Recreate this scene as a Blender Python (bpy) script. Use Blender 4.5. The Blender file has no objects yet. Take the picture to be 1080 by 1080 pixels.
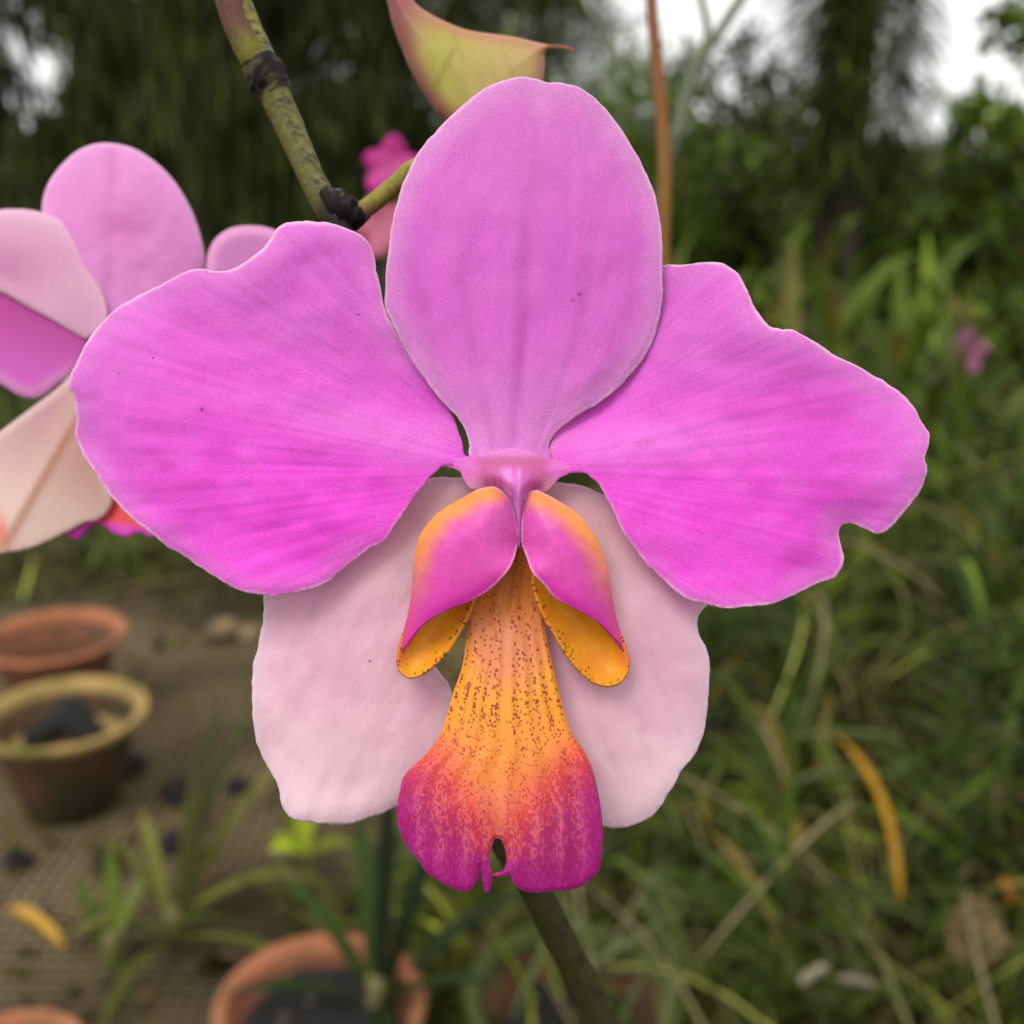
import bpy, math, random
import numpy as np
from mathutils import Vector
from mathutils.geometry import delaunay_2d_cdt

random.seed(7)
RNG = np.random.default_rng(11)
R = math.radians
sc = bpy.context.scene
COL = sc.collection

# ------------------------------------------------------------------ camera
CAM_H = 0.78
PITCH = 17.0
HALF = math.tan(R(25.0))
cam_d = bpy.data.cameras.new('camera')
cam = bpy.data.objects.new('camera', cam_d)
COL.objects.link(cam)
cam.location = (0, 0, CAM_H)
cam.rotation_euler = (R(90 - PITCH), 0, 0)
cam_d.sensor_width = 36
cam_d.sensor_fit = 'HORIZONTAL'
cam_d.lens = 18 / HALF
cam_d.clip_start = 0.005
cam_d.clip_end = 2000
D0 = 0.118                                   # metres to the bloom
cam_d.dof.use_dof = True
cam_d.dof.focus_distance = D0 - 0.0005
cam_d.dof.aperture_fstop = 20
sc.camera = cam

# ------------------------------------------------------------------ sky and sun
SUN_EL, SUN_AZ = 55.0, 215.0                 # overcast: high, behind the camera
world = bpy.data.worlds.new('World')
sc.world = world
world.use_nodes = True
wn = world.node_tree
wn.nodes.clear()
sky = wn.nodes.new('ShaderNodeTexSky')
sky.sky_type = 'NISHITA'
sky.sun_disc = False
sky.sun_elevation = R(SUN_EL)
sky.sun_rotation = R(SUN_AZ)
sky.air_density = 1.0
sky.dust_density = 4.0
hs = wn.nodes.new('ShaderNodeHueSaturation')
hs.inputs['Saturation'].default_value = 0.2
tcw = wn.nodes.new('ShaderNodeTexCoord')      # a closed deck of bright cloud over most of the sky
cno = wn.nodes.new('ShaderNodeTexNoise')
cno.inputs['Scale'].default_value = 2.2
cno.inputs['Detail'].default_value = 5.0
ccr = wn.nodes.new('ShaderNodeValToRGB')
ccr.color_ramp.elements[0].position = 0.3
ccr.color_ramp.elements[1].position = 0.75
ccr.color_ramp.elements[0].color = (0.62, 0.63, 0.64, 1)
ccr.color_ramp.elements[1].color = (1, 0.99, 0.96, 1)
cmul = wn.nodes.new('ShaderNodeVectorMath')
cmul.operation = 'SCALE'
cmul.inputs['Scale'].default_value = 9.0
cmix = wn.nodes.new('ShaderNodeMix')
cmix.data_type = 'RGBA'
cmix.inputs[0].default_value = 0.8
wn.links.new(tcw.outputs['Generated'], cno.inputs['Vector'])
wn.links.new(cno.outputs['Fac'], ccr.inputs['Fac'])
wn.links.new(ccr.outputs[0], cmul.inputs[0])
wn.links.new(hs.outputs[0], cmix.inputs[6])
wn.links.new(cmul.outputs[0], cmix.inputs[7])
bg = wn.nodes.new('ShaderNodeBackground')
bg.inputs['Strength'].default_value = 0.15
wo = wn.nodes.new('ShaderNodeOutputWorld')
wn.links.new(sky.outputs[0], hs.inputs['Color'])
wn.links.new(cmix.outputs[2], bg.inputs['Color'])
wn.links.new(bg.outputs[0], wo.inputs['Surface'])
sun_d = bpy.data.lights.new('sun', 'SUN')
sun_d.energy = 1.4
sun_d.angle = R(28)
sun_d.color = (1.0, 0.96, 0.9)
sun = bpy.data.objects.new('sun', sun_d)
COL.objects.link(sun)
sdir = Vector((math.sin(R(SUN_AZ)) * math.cos(R(SUN_EL)), math.cos(R(SUN_AZ)) * math.cos(R(SUN_EL)), math.sin(R(SUN_EL))))
sun.rotation_euler = sdir.to_track_quat('Z', 'Y').to_euler()
sun.location = (0, -2, 6)
sc.view_settings.view_transform = 'Standard'
sc.view_settings.look = 'None'
sc.view_settings.exposure = 0.45
sc.view_settings.gamma = 1.0

# ------------------------------------------------------------------ helpers
F = np.array([0, math.cos(R(PITCH)), -math.sin(R(PITCH))])
U = np.array([0, math.sin(R(PITCH)), math.cos(R(PITCH))])
X = np.array([1.0, 0, 0])
C0 = np.array([0, 0, CAM_H])
PX = D0 * HALF / 540.0                       # metres to one photo pixel at the bloom


def at(px, py, d):
    """point that lies d metres in front of the lens plane in the direction measured on the photo"""
    px = np.asarray(px, float); py = np.asarray(py, float); d = np.asarray(d, float)
    return C0 + d[..., None] * (F + ((px - 540) / 540 * HALF)[..., None] * X + ((540 - py) / 540 * HALF)[..., None] * U)


def on_z(px, py, z=0.0):
    v = F + (px - 540) / 540 * HALF * X + (540 - py) / 540 * HALF * U
    t = (z - CAM_H) / v[2]
    return C0 + t * v


def lin(c):
    c = np.asarray(c, float) / 255.0
    return np.where(c <= 0.04045, c / 12.92, ((c + 0.055) / 1.055) ** 2.4)


def sstep(a, b, x):
    t = np.clip((x - a) / (b - a), 0, 1)
    return t * t * (3 - 2 * t)


_perm = np.random.default_rng(3).random((256, 256))


def vnoise(x, y, seed=0):
    x = np.asarray(x, float) + seed * 17.31; y = np.asarray(y, float) + seed * 9.77
    xi = np.floor(x).astype(int); yi = np.floor(y).astype(int)
    fx = x - xi; fy = y - yi
    fx = fx * fx * (3 - 2 * fx); fy = fy * fy * (3 - 2 * fy)
    g = lambda a, b: _perm[a & 255, b & 255]
    return (g(xi, yi) * (1 - fx) + g(xi + 1, yi) * fx) * (1 - fy) + (g(xi, yi + 1) * (1 - fx) + g(xi + 1, yi + 1) * fx) * fy


def fbm(x, y, seed=0, o=3):
    s = 0; a = 0.5
    for k in range(o):
        s = s + a * vnoise(x * 2 ** k, y * 2 ** k, seed + k)
        a *= 0.5
    return s / (1 - 0.5 ** o)


def tag(o, label=None, cat=None, group=None, kind=None):
    if label: o['label'] = label
    if cat: o['category'] = cat
    if group: o['group'] = group
    if kind: o['kind'] = kind
    return o


def empty(name, loc, label, cat, group=None):
    o = bpy.data.objects.new(name, None)
    o.empty_display_size = 0.02
    COL.objects.link(o)
    o.location = loc
    return tag(o, label, cat, group)


def build(name, verts, faces, mat, parent=None, loc=None, colors=None, smooth=True, mats=None, fmat=None):
    verts = np.asarray(verts, float)
    if parent is not None:
        p = parent
        off = np.zeros(3)
        while p is not None:
            off = off + np.array(p.location); p = p.parent
        verts = verts - off
    elif loc is not None:
        verts = verts - np.asarray(loc, float)
    me = bpy.data.meshes.new(name)
    fa = np.asarray(faces) if not isinstance(faces, np.ndarray) and len({len(f) for f in faces}) == 1 else faces
    if isinstance(fa, np.ndarray):
        n, k = fa.shape
        me.vertices.add(len(verts)); me.vertices.foreach_set('co', verts.astype(np.float32).ravel())
        me.loops.add(n * k); me.loops.foreach_set('vertex_index', fa.astype(np.int32).ravel())
        me.polygons.add(n)
        me.polygons.foreach_set('loop_start', np.arange(0, n * k, k, dtype=np.int32))
        me.update(calc_edges=True)
    else:
        me.from_pydata(verts.tolist(), [], [list(map(int, f)) for f in faces])
    if colors is not None:
        ca = me.color_attributes.new('tint', 'FLOAT_COLOR', 'POINT')
        c4 = np.ones((len(verts), 4), np.float32); c4[:, :3] = colors
        ca.data.foreach_set('color', c4.ravel())
    if smooth:
        me.polygons.foreach_set('use_smooth', np.ones(len(me.polygons), bool))
    for m in (mats or [mat]):
        me.materials.append(m)
    if fmat is not None:
        me.polygons.foreach_set('material_index', np.asarray(fmat, np.int32))
    me.validate(); me.update()
    o = bpy.data.objects.new(name, me)
    COL.objects.link(o)
    if parent is not None: o.parent = parent
    elif loc is not None: o.location = loc
    return o


def solid(o, t):
    m = o.modifiers.new('thickness', 'SOLIDIFY')
    m.thickness = t; m.offset = -1.0; m.use_even_offset = False
    return o


# ------------------------------------------------------------------ materials
def new_mat(name):
    m = bpy.data.materials.new(name)
    m.use_nodes = True
    nt = m.node_tree
    nt.nodes.clear()
    out = nt.nodes.new('ShaderNodeOutputMaterial')
    return m, nt, out


def N(nt, t, **kw):
    n = nt.nodes.new(t)
    for k, v in kw.items():
        if k in n.inputs: n.inputs[k].default_value = v
        else: setattr(n, k, v)
    return n


def tissue(name, trans=0.3, rough=0.5, grain=0.06, gscale=9000, bump=0.15, spec=0.3, sheen=0.0, tint=None):
    """petal and leaf tissue: the pigment comes from the 'tint' attribute, plus fine cell grain"""
    m, nt, out = new_mat(name)
    L = nt.links.new
    at_ = N(nt, 'ShaderNodeAttribute', attribute_name='tint')
    tc = N(nt, 'ShaderNodeTexCoord')
    no = N(nt, 'ShaderNodeTexNoise', Scale=gscale, Detail=3.0, Roughness=0.6)
    L(tc.outputs['Object'], no.inputs['Vector'])
    mr = N(nt, 'ShaderNodeMapRange')
    mr.inputs['From Min'].default_value = 0.25; mr.inputs['From Max'].default_value = 0.75
    mr.inputs['To Min'].default_value = 1 - grain; mr.inputs['To Max'].default_value = 1 + grain
    L(no.outputs['Fac'], mr.inputs['Value'])
    mx = N(nt, 'ShaderNodeVectorMath', operation='SCALE')
    L(at_.outputs['Color'], mx.inputs[0]); L(mr.outputs[0], mx.inputs['Scale'])
    bp = N(nt, 'ShaderNodeBump', Strength=bump, Distance=0.0002)
    L(no.outputs['Fac'], bp.inputs['Height'])
    pr = N(nt, 'ShaderNodeBsdfPrincipled', Roughness=rough)
    pr.inputs['Specular IOR Level'].default_value = spec
    pr.inputs['Sheen Weight'].default_value = sheen
    L(mx.outputs[0], pr.inputs['Base Color']); L(bp.outputs[0], pr.inputs['Normal'])
    tr = N(nt, 'ShaderNodeBsdfTranslucent')
    L(mx.outputs[0], tr.inputs['Color'])
    ms = N(nt, 'ShaderNodeMixShader'); ms.inputs[0].default_value = trans
    L(pr.outputs[0], ms.inputs[1]); L(tr.outputs[0], ms.inputs[2])
    L(ms.outputs[0], out.inputs['Surface'])
    return m


def rough_mat(name, ca, cb, scale=20, rough=0.8, bump=0.3, dist=0.002, cc=None, cscale=6, ct=(0.5, 0.65), spec=0.3):
    """two tones of one material mottled by noise, and optional growth (moss, lichen, soot) in patches"""
    m, nt, out = new_mat(name)
    L = nt.links.new
    tc = N(nt, 'ShaderNodeTexCoord')
    no = N(nt, 'ShaderNodeTexNoise', Scale=scale, Detail=5.0, Roughness=0.65)
    L(tc.outputs['Object'], no.inputs['Vector'])
    cr = N(nt, 'ShaderNodeValToRGB')
    cr.color_ramp.elements[0].position = 0.32; cr.color_ramp.elements[1].position = 0.68
    cr.color_ramp.elements[0].color = (*lin(ca), 1); cr.color_ramp.elements[1].color = (*lin(cb), 1)
    L(no.outputs['Fac'], cr.inputs['Fac'])
    colr = cr.outputs[0]
    if cc is not None:
        n2 = N(nt, 'ShaderNodeTexNoise', Scale=cscale, Detail=4.0, Roughness=0.6)
        L(tc.outputs['Object'], n2.inputs['Vector'])
        mr = N(nt, 'ShaderNodeMapRange')
        mr.inputs['From Min'].default_value = ct[0]; mr.inputs['From Max'].default_value = ct[1]
        L(n2.outputs['Fac'], mr.inputs['Value'])
        mx = N(nt, 'ShaderNodeMix', data_type='RGBA')
        L(mr.outputs[0], mx.inputs[0]); L(colr, mx.inputs[6]); mx.inputs[7].default_value = (*lin(cc), 1)
        colr = mx.outputs[2]
    pr = N(nt, 'ShaderNodeBsdfPrincipled', Roughness=rough)
    pr.inputs['Specular IOR Level'].default_value = spec
    bp = N(nt, 'ShaderNodeBump', Strength=bump, Distance=dist)
    L(no.outputs['Fac'], bp.inputs['Height']); L(bp.outputs[0], pr.inputs['Normal'])
    L(colr, pr.inputs['Base Color'])
    L(pr.outputs[0], out.inputs['Surface'])
    return m


M_PETAL = tissue('petal_tissue', trans=0.36, rough=0.55, grain=0.16, gscale=4600, bump=0.25, spec=0.2, sheen=0.04)
M_SEPAL = tissue('sepal_tissue', trans=0.40, rough=0.6, grain=0.05, gscale=2200, bump=0.2, spec=0.2, sheen=0.1)
M_LIP = tissue('lip_tissue', trans=0.18, rough=0.48, grain=0.10, gscale=3000, bump=0.15, spec=0.35, sheen=0.1)
M_LEAF = tissue('leaf_tissue', trans=0.25, rough=0.5, grain=0.15, gscale=60, bump=0.1, spec=0.2)
M_TREELEAF = tissue('tree_leaf_tissue', trans=0.2, rough=0.55, grain=0.15, gscale=20, bump=0.0, spec=0.25)
M_STEM = tissue('stem_tissue', trans=0.0, rough=0.62, grain=0.3, gscale=1400, bump=0.5, spec=0.15)
M_BARK = rough_mat('bark', (40, 36, 28), (70, 62, 48), 14, 0.9, 0.6, 0.01)

# ------------------------------------------------------------------ shaped sheets traced at real size
LIGHT = 1.0                                  # tones read on the photo -> reflectance


def pig(c):
    return lin(c) / LIGHT


def spline(pts, step):
    """closed Catmull-Rom curve through pts, resampled every `step`"""
    p = np.asarray(pts, float); n = len(p)
    out = []
    t = np.linspace(0, 1, 12, endpoint=False)[:, None]
    for i in range(n):
        a, b, c, d = p[i - 1], p[i], p[(i + 1) % n], p[(i + 2) % n]
        out.append(0.5 * (2 * b + (c - a) * t + (2 * a - 5 * b + 4 * c - d) * t * t + (3 * b - a - 3 * c + d) * t ** 3))
    q = np.concatenate(out)
    q2 = np.vstack([q, q[:1]])
    s = np.concatenate([[0], np.cumsum(np.linalg.norm(np.diff(q2, axis=0), axis=1))])
    m = max(8, int(s[-1] / step))
    ss = np.linspace(0, s[-1], m, endpoint=False)
    return np.stack([np.interp(ss, s, q2[:, k]) for k in (0, 1)], 1)


def inside(P, poly):
    x, y = P[:, 0], P[:, 1]
    r = np.zeros(len(P), bool)
    a = poly; b = np.roll(poly, -1, 0)
    for (x0, y0), (x1, y1) in zip(a, b):
        if y0 == y1: continue
        c = (y0 > y) != (y1 > y)
        r ^= c & (x < (x1 - x0) * (y - y0) / (y1 - y0) + x0)
    return r


def edge_dist(P, poly):
    d = np.full(len(P), 1e9)
    a = poly; b = np.roll(poly, -1, 0)
    for p0, p1 in zip(a, b):
        e = p1 - p0; l2 = max((e * e).sum(), 1e-9)
        t = np.clip(((P - p0) @ e) / l2, 0, 1)
        q = P - (p0 + t[:, None] * e)
        d = np.minimum(d, (q * q).sum(1))
    return np.sqrt(d)


def sheet_mesh(pts, step, rag=0.0, seed=0):
    poly = spline(pts, step)
    if rag:
        nrm = np.roll(poly, -1, 0) - np.roll(poly, 1, 0)
        nrm = np.stack([nrm[:, 1], -nrm[:, 0]], 1) / (np.linalg.norm(nrm, axis=1)[:, None] + 1e-9)
        s = np.arange(len(poly)) * step
        poly = poly + nrm * ((fbm(s / 9.0, s * 0, seed) - 0.5) * 2 * rag)[:, None]
    lo, hi = poly.min(0), poly.max(0)
    gx = np.arange(lo[0], hi[0], step); gy = np.arange(lo[1], hi[1], step * 0.866)
    G = np.stack(np.meshgrid(gx, gy), -1)
    G[1::2, :, 0] += step / 2
    G = G.reshape(-1, 2)
    G = G[inside(G, poly)]
    ed = edge_dist(G, poly)
    k = ed > step * 0.6
    G, ed = G[k], ed[k]
    nb = len(poly)
    P = np.vstack([poly, G])
    ED = np.concatenate([np.zeros(nb), ed])
    r = delaunay_2d_cdt([Vector(p) for p in P], [(i, (i + 1) % nb) for i in range(nb)], [], 1, 1e-7)
    V = np.array([(v.x, v.y) for v in r[0]])
    if len(V) == len(P):
        E2 = ED
    else:
        E2 = edge_dist(V, poly)
    T = np.array(r[2], int)
    # all fronts face the camera: in photo coordinates (y down) that is clockwise
    a, b, c = V[T[:, 0]], V[T[:, 1]], V[T[:, 2]]
    cr = (b[:, 0] - a[:, 0]) * (c[:, 1] - a[:, 1]) - (b[:, 1] - a[:, 1]) * (c[:, 0] - a[:, 0])
    T[cr > 0] = T[cr > 0][:, ::-1]
    return V, E2, T


def sheet(name, pts, wf, cf, mat, parent, d=D0, step=2.5, thick=0.0005, rag=0.0, seed=0):
    V, E, T = sheet_mesh(pts, step, rag, seed)
    x, y = V[:, 0], V[:, 1]
    w = wf(x, y, E)
    pos = at(x, y, d - w * PX)
    o = build(name, pos, T, mat, parent, colors=np.clip(cf(x, y, E), 0.001, 0.95))
    if thick: solid(o, thick)
    return o


def mixc(a, b, t):
    t = np.asarray(t)[..., None]
    return np.asarray(a) * (1 - t) + np.asarray(b) * t


# tubes through measured points
def tube(name, pts, radii, mat, parent=None, loc=None, cf=None, seg=14, sub=6, cap=True, rough=0.0):
    p = np.asarray(pts, float); r = np.asarray(radii, float)
    q = []; rr = []
    n = len(p)
    for i in range(n - 1):
        a = p[max(i - 1, 0)]; b = p[i]; c = p[i + 1]; d = p[min(i + 2, n - 1)]
        for k in range(sub):
            t = k / sub
            q.append(0.5 * (2 * b + (c - a) * t + (2 * a - 5 * b + 4 * c - d) * t * t + (3 * b - a - 3 * c + d) * t ** 3))
            rr.append(r[i] * (1 - t) + r[i + 1] * t)
    q.append(p[-1]); rr.append(r[-1])
    q = np.array(q); rr = np.array(rr); m = len(q)
    tan = np.gradient(q, axis=0); tan /= np.linalg.norm(tan, axis=1)[:, None] + 1e-12
    ref = np.array([0.3, 1.0, 0.2]); s = np.cross(tan, ref); s /= np.linalg.norm(s, axis=1)[:, None] + 1e-12
    u = np.cross(s, tan)
    th = np.arange(seg) * 2 * math.pi / seg
    rr2 = rr[:, None] * np.ones(seg)[None, :]
    if rough:
        rr2 = rr2 * (1 + rough * (vnoise(np.cos(th)[None, :] * 2.2 + 5 + np.linspace(0, m / 3.0, m)[:, None], np.sin(th)[None, :] * 2.2 + 9, 7) - 0.5))
    V = q[:, None, :] + rr2[:, :, None] * (np.cos(th)[None, :, None] * s[:, None, :] + np.sin(th)[None, :, None] * u[:, None, :])
    V = V.reshape(-1, 3)
    i, j = np.meshgrid(np.arange(m - 1), np.arange(seg), indexing='ij')
    j2 = (j + 1) % seg
    Fq = np.stack([i * seg + j, i * seg + j2, (i + 1) * seg + j2, (i + 1) * seg + j], -1).reshape(-1, 4)
    faces = Fq.tolist()
    if cap:
        faces += [list(range(seg))[::-1], [(m - 1) * seg + k for k in range(seg)]]
    tt = np.repeat(np.linspace(0, 1, m), seg); aa = np.tile(th, m)
    colors = cf(tt, aa) if callable(cf) else (np.tile(cf, (len(V), 1)) if cf is not None else None)
    return build(name, V, faces, mat, parent, loc, colors)

# ================================================================== the near bloom
def poly_dist(x, y, pts):
    p = np.asarray(pts, float); d = np.full(len(x), 1e9)
    Q = np.stack([x, y], 1)
    for a, b in zip(p[:-1], p[1:]):
        e = b - a
        t = np.clip(((Q - a) @ e) / max((e * e).sum(), 1e-9), 0, 1)
        r = Q - (a + t[:, None] * e)
        d = np.minimum(d, (r * r).sum(1))
    return np.sqrt(d)


def axis(x, y, a, b):
    """t along the line a-b (0..1) and v across it in photo pixels"""
    a = np.asarray(a, float); b = np.asarray(b, float)
    e = b - a; l = np.linalg.norm(e); e = e / l
    dx = x - a[0]; dy = y - a[1]
    return (dx * e[0] + dy * e[1]) / l, -dx * e[1] + dy * e[0]


bloom = empty('orchid_flower', at(540, 495, D0 + 0.004),
              'large pink orchid bloom in front with orange spotted lip, seen full face', 'flower', 'pink orchid blooms')

# dorsal sepal -------------------------------------------------------
DORSAL = [(545, 81.5), (564, 82.5), (578, 87), (588, 86.5), (600, 89), (616, 94.5), (637, 113), (658, 140), (678, 175), (691.5, 208), (698, 244),
          (698.5, 279), (698.5, 312), (693, 346), (681, 374), (660, 401), (635, 423), (613, 436), (593, 450), (582.5, 462), (578.5, 473),
          (583, 486), (565, 494), (540, 497), (515, 494), (495.5, 482), (495, 467), (490, 452), (478, 435), (463, 420), (435, 381), (424, 362), (412, 338),
          (406, 321), (407, 285), (411, 252), (417.5, 217), (429, 184), (443, 158), (465, 133), (489, 110), (517, 90)]


def dorsal_w(x, y, e):
    t, v = axis(x, y, (540, 490), (568, 82))
    w = -8 + 16 * np.sin(np.clip(t, 0, 1) * math.pi) - 10 * t
    w -= 16 * (v / 145) ** 2
    w -= 3.0 * np.exp(-(v / 7) ** 2) * sstep(0.85, 0.3, t) + 2.0 * np.exp(-(v / 14) ** 2) * sstep(0.78, 1.0, t)
    w += 9 * (fbm(x / 60, y / 80, 4) - 0.5) + 3 * np.sin(y / 40 + 1) * sstep(30, 0, e)
    vn = v / (0.35 + np.sin(np.clip(t, 0, 1) * 2.6))
    w += 0.9 * (vnoise(vn / 7, t * 4, 14) - 0.5) * sstep(1.0, 0.7, t)
    w -= 1.2 * sstep(9, 0, e)
    return w


def dorsal_c(x, y, e):
    t, v = axis(x, y, (540, 490), (568, 82))
    c = mixc(pig((230, 138, 218)), pig((216, 106, 204)), sstep(0.02, 0.4, t))
    c = mixc(c, pig((212, 118, 198)), sstep(0.55, 0.95, t))
    c = mixc(c, pig((232, 150, 222)), 0.6 * np.exp(-(v / 40) ** 2) * sstep(0.30, 0.0, t))
    veins = 0.5 + 0.5 * np.sin((v / (0.35 + np.sin(np.clip(t, 0, 1) * 2.6))) / 7.5 + 3 * fbm(x / 60, y / 60, 2))
    c = c * (1 - 0.10 * (veins ** 3) * sstep(0.9, 0.3, t))[:, None]
    c = mixc(c, pig((190, 66, 172)), 0.55 * np.exp(-((v - 2) / 5) ** 2) * sstep(0.05, 0.25, t) * sstep(0.72, 0.3, t))
    c = mixc(c, pig((194, 86, 178)), 0.45 * np.exp(-(v / 16) ** 2) * sstep(0.5, 0.65, t) * sstep(0.9, 0.7, t))
    c = mixc(c, pig((224, 152, 212)), 0.55 * np.exp(-(((x - 572) / 12) ** 2 + ((y - 112) / 14) ** 2)))
    m = fbm(x / 38, y / 52, 8)
    c = mixc(c, pig((222, 136, 212)), 0.25 * sstep(0.42, 0.75, m))
    c = mixc(c, pig((216, 150, 206)), 0.65 * sstep(32, 2, e) * sstep(0.04, 0.2, t))
    c = mixc(c, pig((240, 205, 228)), 0.7 * sstep(1.0 + 4.5 * vnoise(x / 22, y / 22, 19), 0.3, e))
    for sx, sy in ((604, 317), (611, 310)):
        c = mixc(c, pig((110, 20, 90)), 0.8 * sstep(2.2, 1.0, np.hypot(x - sx, y - sy)))
    return c


sheet('dorsal_sepal', DORSAL, dorsal_w, dorsal_c, M_PETAL, bloom, step=2.2, thick=0.00028, rag=0.9, seed=1)

# lateral petals -----------------------------------------------------
PETAL_L = [(304, 234.5), (320, 233.5), (345, 234.5), (362, 239), (381, 248), (391, 259), (396, 274), (398, 290), (403, 311), (408, 330), (424, 362), (442, 388),
           (463, 416), (478, 440), (484, 455), (488, 470), (491, 481), (510, 483), (512, 503), (489, 503), (486, 496.5), (478, 491),
           (465, 493), (453, 503.5), (439, 521), (428, 537), (418, 552), (409, 566), (398, 575), (389, 579), (367, 596), (341, 616), (315, 624.5), (290, 628),
           (272, 627), (250, 622), (222, 605), (205, 594), (189, 583), (178, 578), (163, 566), (148, 555), (137, 545), (123, 530), (111, 516), (101, 500), (92, 486), (86, 477),
           (80.5, 464), (78.5, 456), (80.5, 444), (80.5, 430), (76.5, 416), (71.5, 407), (77, 391), (84, 376), (94, 357), (115, 332), (139, 316), (168, 301), (195, 287), (212, 283.5),
           (228, 286), (243, 284.5), (260, 275), (277, 262), (290, 245), (296, 238)]


def petl_w(x, y, e):
    t, v = axis(x, y, (500, 490), (85, 415))
    v = -v                                     # + below the midline
    tt = np.clip(t, 0, 1.1)
    w = -3 - 8 * tt + 17 * np.sin(np.clip(t, 0, 1) * math.pi) + 0.035 * v
    w -= 15 * (v / 175) ** 2
    w -= 0.30 * np.clip(-v, 0, 60) * np.exp(-tt * 4.0)
    w -= 14 * np.exp(-((x - 470) / 75) ** 2) * sstep(-10, -70, v)
    w += (6 * np.sin(v / 26 + tt * 2 + 0.6) + 5 * np.sin(x / 34 + y / 50)) * sstep(70, 0, e) * 0.8 * sstep(0.1, 0.4, tt)
    w += 13 * (fbm(x / 80, y / 62, 21) - 0.5) * sstep(0, .25, tt) + 0.65 * (vnoise(v / (22 + 190 * np.clip(tt, .02, 1)) * 24, tt * 3, 23) - 0.5) * sstep(0.05, .2, tt)
    w -= 1.2 * sstep(9, 0, e) * sstep(0.1, 0.25, tt)
    return w


def pet_color(x, y, e, t, v, seed):
    c = np.tile(pig((228, 88, 212)), (len(x), 1))
    c = mixc(c, pig((240, 84, 222)), sstep(-10, 60, v) * sstep(0.95, 0.3, t))
    c = mixc(c, pig((212, 108, 202)), 0.85 * sstep(-20, -130, v))
    c = mixc(c, pig((220, 120, 212)), 0.75 * sstep(0.72, 1.02, t))
    ridge = np.exp(-((v + 12 + 26 * t) / 24) ** 2)
    c = mixc(c, pig((234, 140, 224)), 0.55 * ridge * sstep(0.02, 0.12, t) * sstep(0.75, 0.2, t))
    c = mixc(c, pig((214, 118, 196)), 0.7 * sstep(-8, -30, v) * sstep(0.16, 0.02, t))
    c = mixc(c, pig((216, 130, 196)), 0.7 * sstep(0.05, -0.02, t))
    ang = v / (22 + 190 * np.clip(t, 0.02, 1))
    vein = vnoise(ang * 26 + 1.2 * fbm(x / 50, y / 50, seed), t * 3, seed + 5)
    c = c * (1 - 0.09 * sstep(0.5, 0.95, vein) + 0.04 * sstep(0.45, 0.05, vein))[:, None]
    m = fbm(x / 34, y / 34, seed + 9)
    c = mixc(c, pig((228, 128, 218)), 0.22 * sstep(0.45, 0.8, m))
    c = mixc(c, pig((206, 64, 186)), 0.18 * sstep(0.46, 0.2, m))
    c = mixc(c, pig((222, 142, 210)), 0.42 * sstep(30, 2, e + 26 * (m - 0.5)) * sstep(0.12, 0.3, t))
    c = mixc(c, pig((246, 214, 230)), 0.75 * sstep(1.0 + 4.5 * vnoise(x / 22, y / 22, seed + 13), 0.2, e) * sstep(0.08, 0.2, t))
    return c


def petl_c(x, y, e):
    t, v = axis(x, y, (500, 490), (85, 415))
    c = pet_color(x, y, e, t, -v, 31)
    for sx, sy, r in ((213, 432, 1.9), (162, 378, 1.2), (378, 332, 1.5), (126, 394, 1.0)):
        c = mixc(c, pig((90, 10, 80)), 0.8 * sstep(r + 0.6, r * 0.5, np.hypot(x - sx, y - sy)))
    return c


sheet('petal', PETAL_L, petl_w, petl_c, M_PETAL, bloom, step=2.2, thick=0.00028, rag=1.4, seed=2)

PETAL_R = [(640, 330), (670, 296), (698.5, 280), (721, 279.5), (747, 276), (765, 279), (780, 291), (789, 307), (798, 327), (810, 343), (821, 346.5), (835.5, 347.5), (852, 356.5),
           (880, 374), (902, 385), (924, 397.5), (947, 412), (965, 431), (972.5, 446), (979.5, 456), (979.5, 468), (975.5, 482), (978, 491), (977.5, 500), (972.5, 514), (961.5, 531),
           (945, 551), (935.5, 559.5), (924, 562.5), (910, 557), (898.5, 552), (889, 553.5), (885, 561), (887, 572), (890, 588), (887.5, 599), (880, 609), (865, 614), (843, 625),
           (817, 636), (791, 639.5), (765, 641.5), (745, 637), (724, 631), (702, 614), (684, 596), (661.5, 568), (647, 539), (638, 522), (629, 508), (617, 500), (605, 498.5), (590, 504), (572, 505),
           (568, 486), (583, 486.5), (579, 474), (584, 460), (596, 440), (615, 405)]


def petr_w(x, y, e):
    t, v = axis(x, y, (580, 490), (978, 470))
    tt = np.clip(t, 0, 1.1)
    w = -3 - 8 * tt + 17 * np.sin(np.clip(t, 0, 1) * math.pi) + 0.03 * v
    w -= 15 * (v / 175) ** 2
    w -= 0.30 * np.clip(-v, 0, 60) * np.exp(-tt * 4.0)
    w -= 14 * np.exp(-((x - 625) / 75) ** 2) * sstep(-10, -70, v)
    w += (6 * np.sin(v / 24 + tt * 2 - 0.6) + 5 * np.sin(x / 36 - y / 44)) * sstep(70, 0, e) * 0.8 * sstep(0.1, 0.4, tt)
    w += 13 * (fbm(x / 80, y / 62, 27) - 0.5) * sstep(0, .25, tt) + 0.65 * (vnoise(v / (22 + 190 * np.clip(tt, .02, 1)) * 24, tt * 3, 29) - 0.5) * sstep(0.05, .2, tt)
    w -= 8 * np.exp(-((x - 905) ** 2 + (y - 548) ** 2) / 900.0)
    w -= 1.2 * sstep(9, 0, e) * sstep(0.1, 0.25, tt)
    return w


def petr_c(x, y, e):
    t, v = axis(x, y, (580, 490), (978, 470))
    return pet_color(x, y, e, t, v, 47)


sheet('petal', PETAL_R, petr_w, petr_c, M_PETAL, bloom, step=2.2, thick=0.00028, rag=1.4, seed=3)

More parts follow.
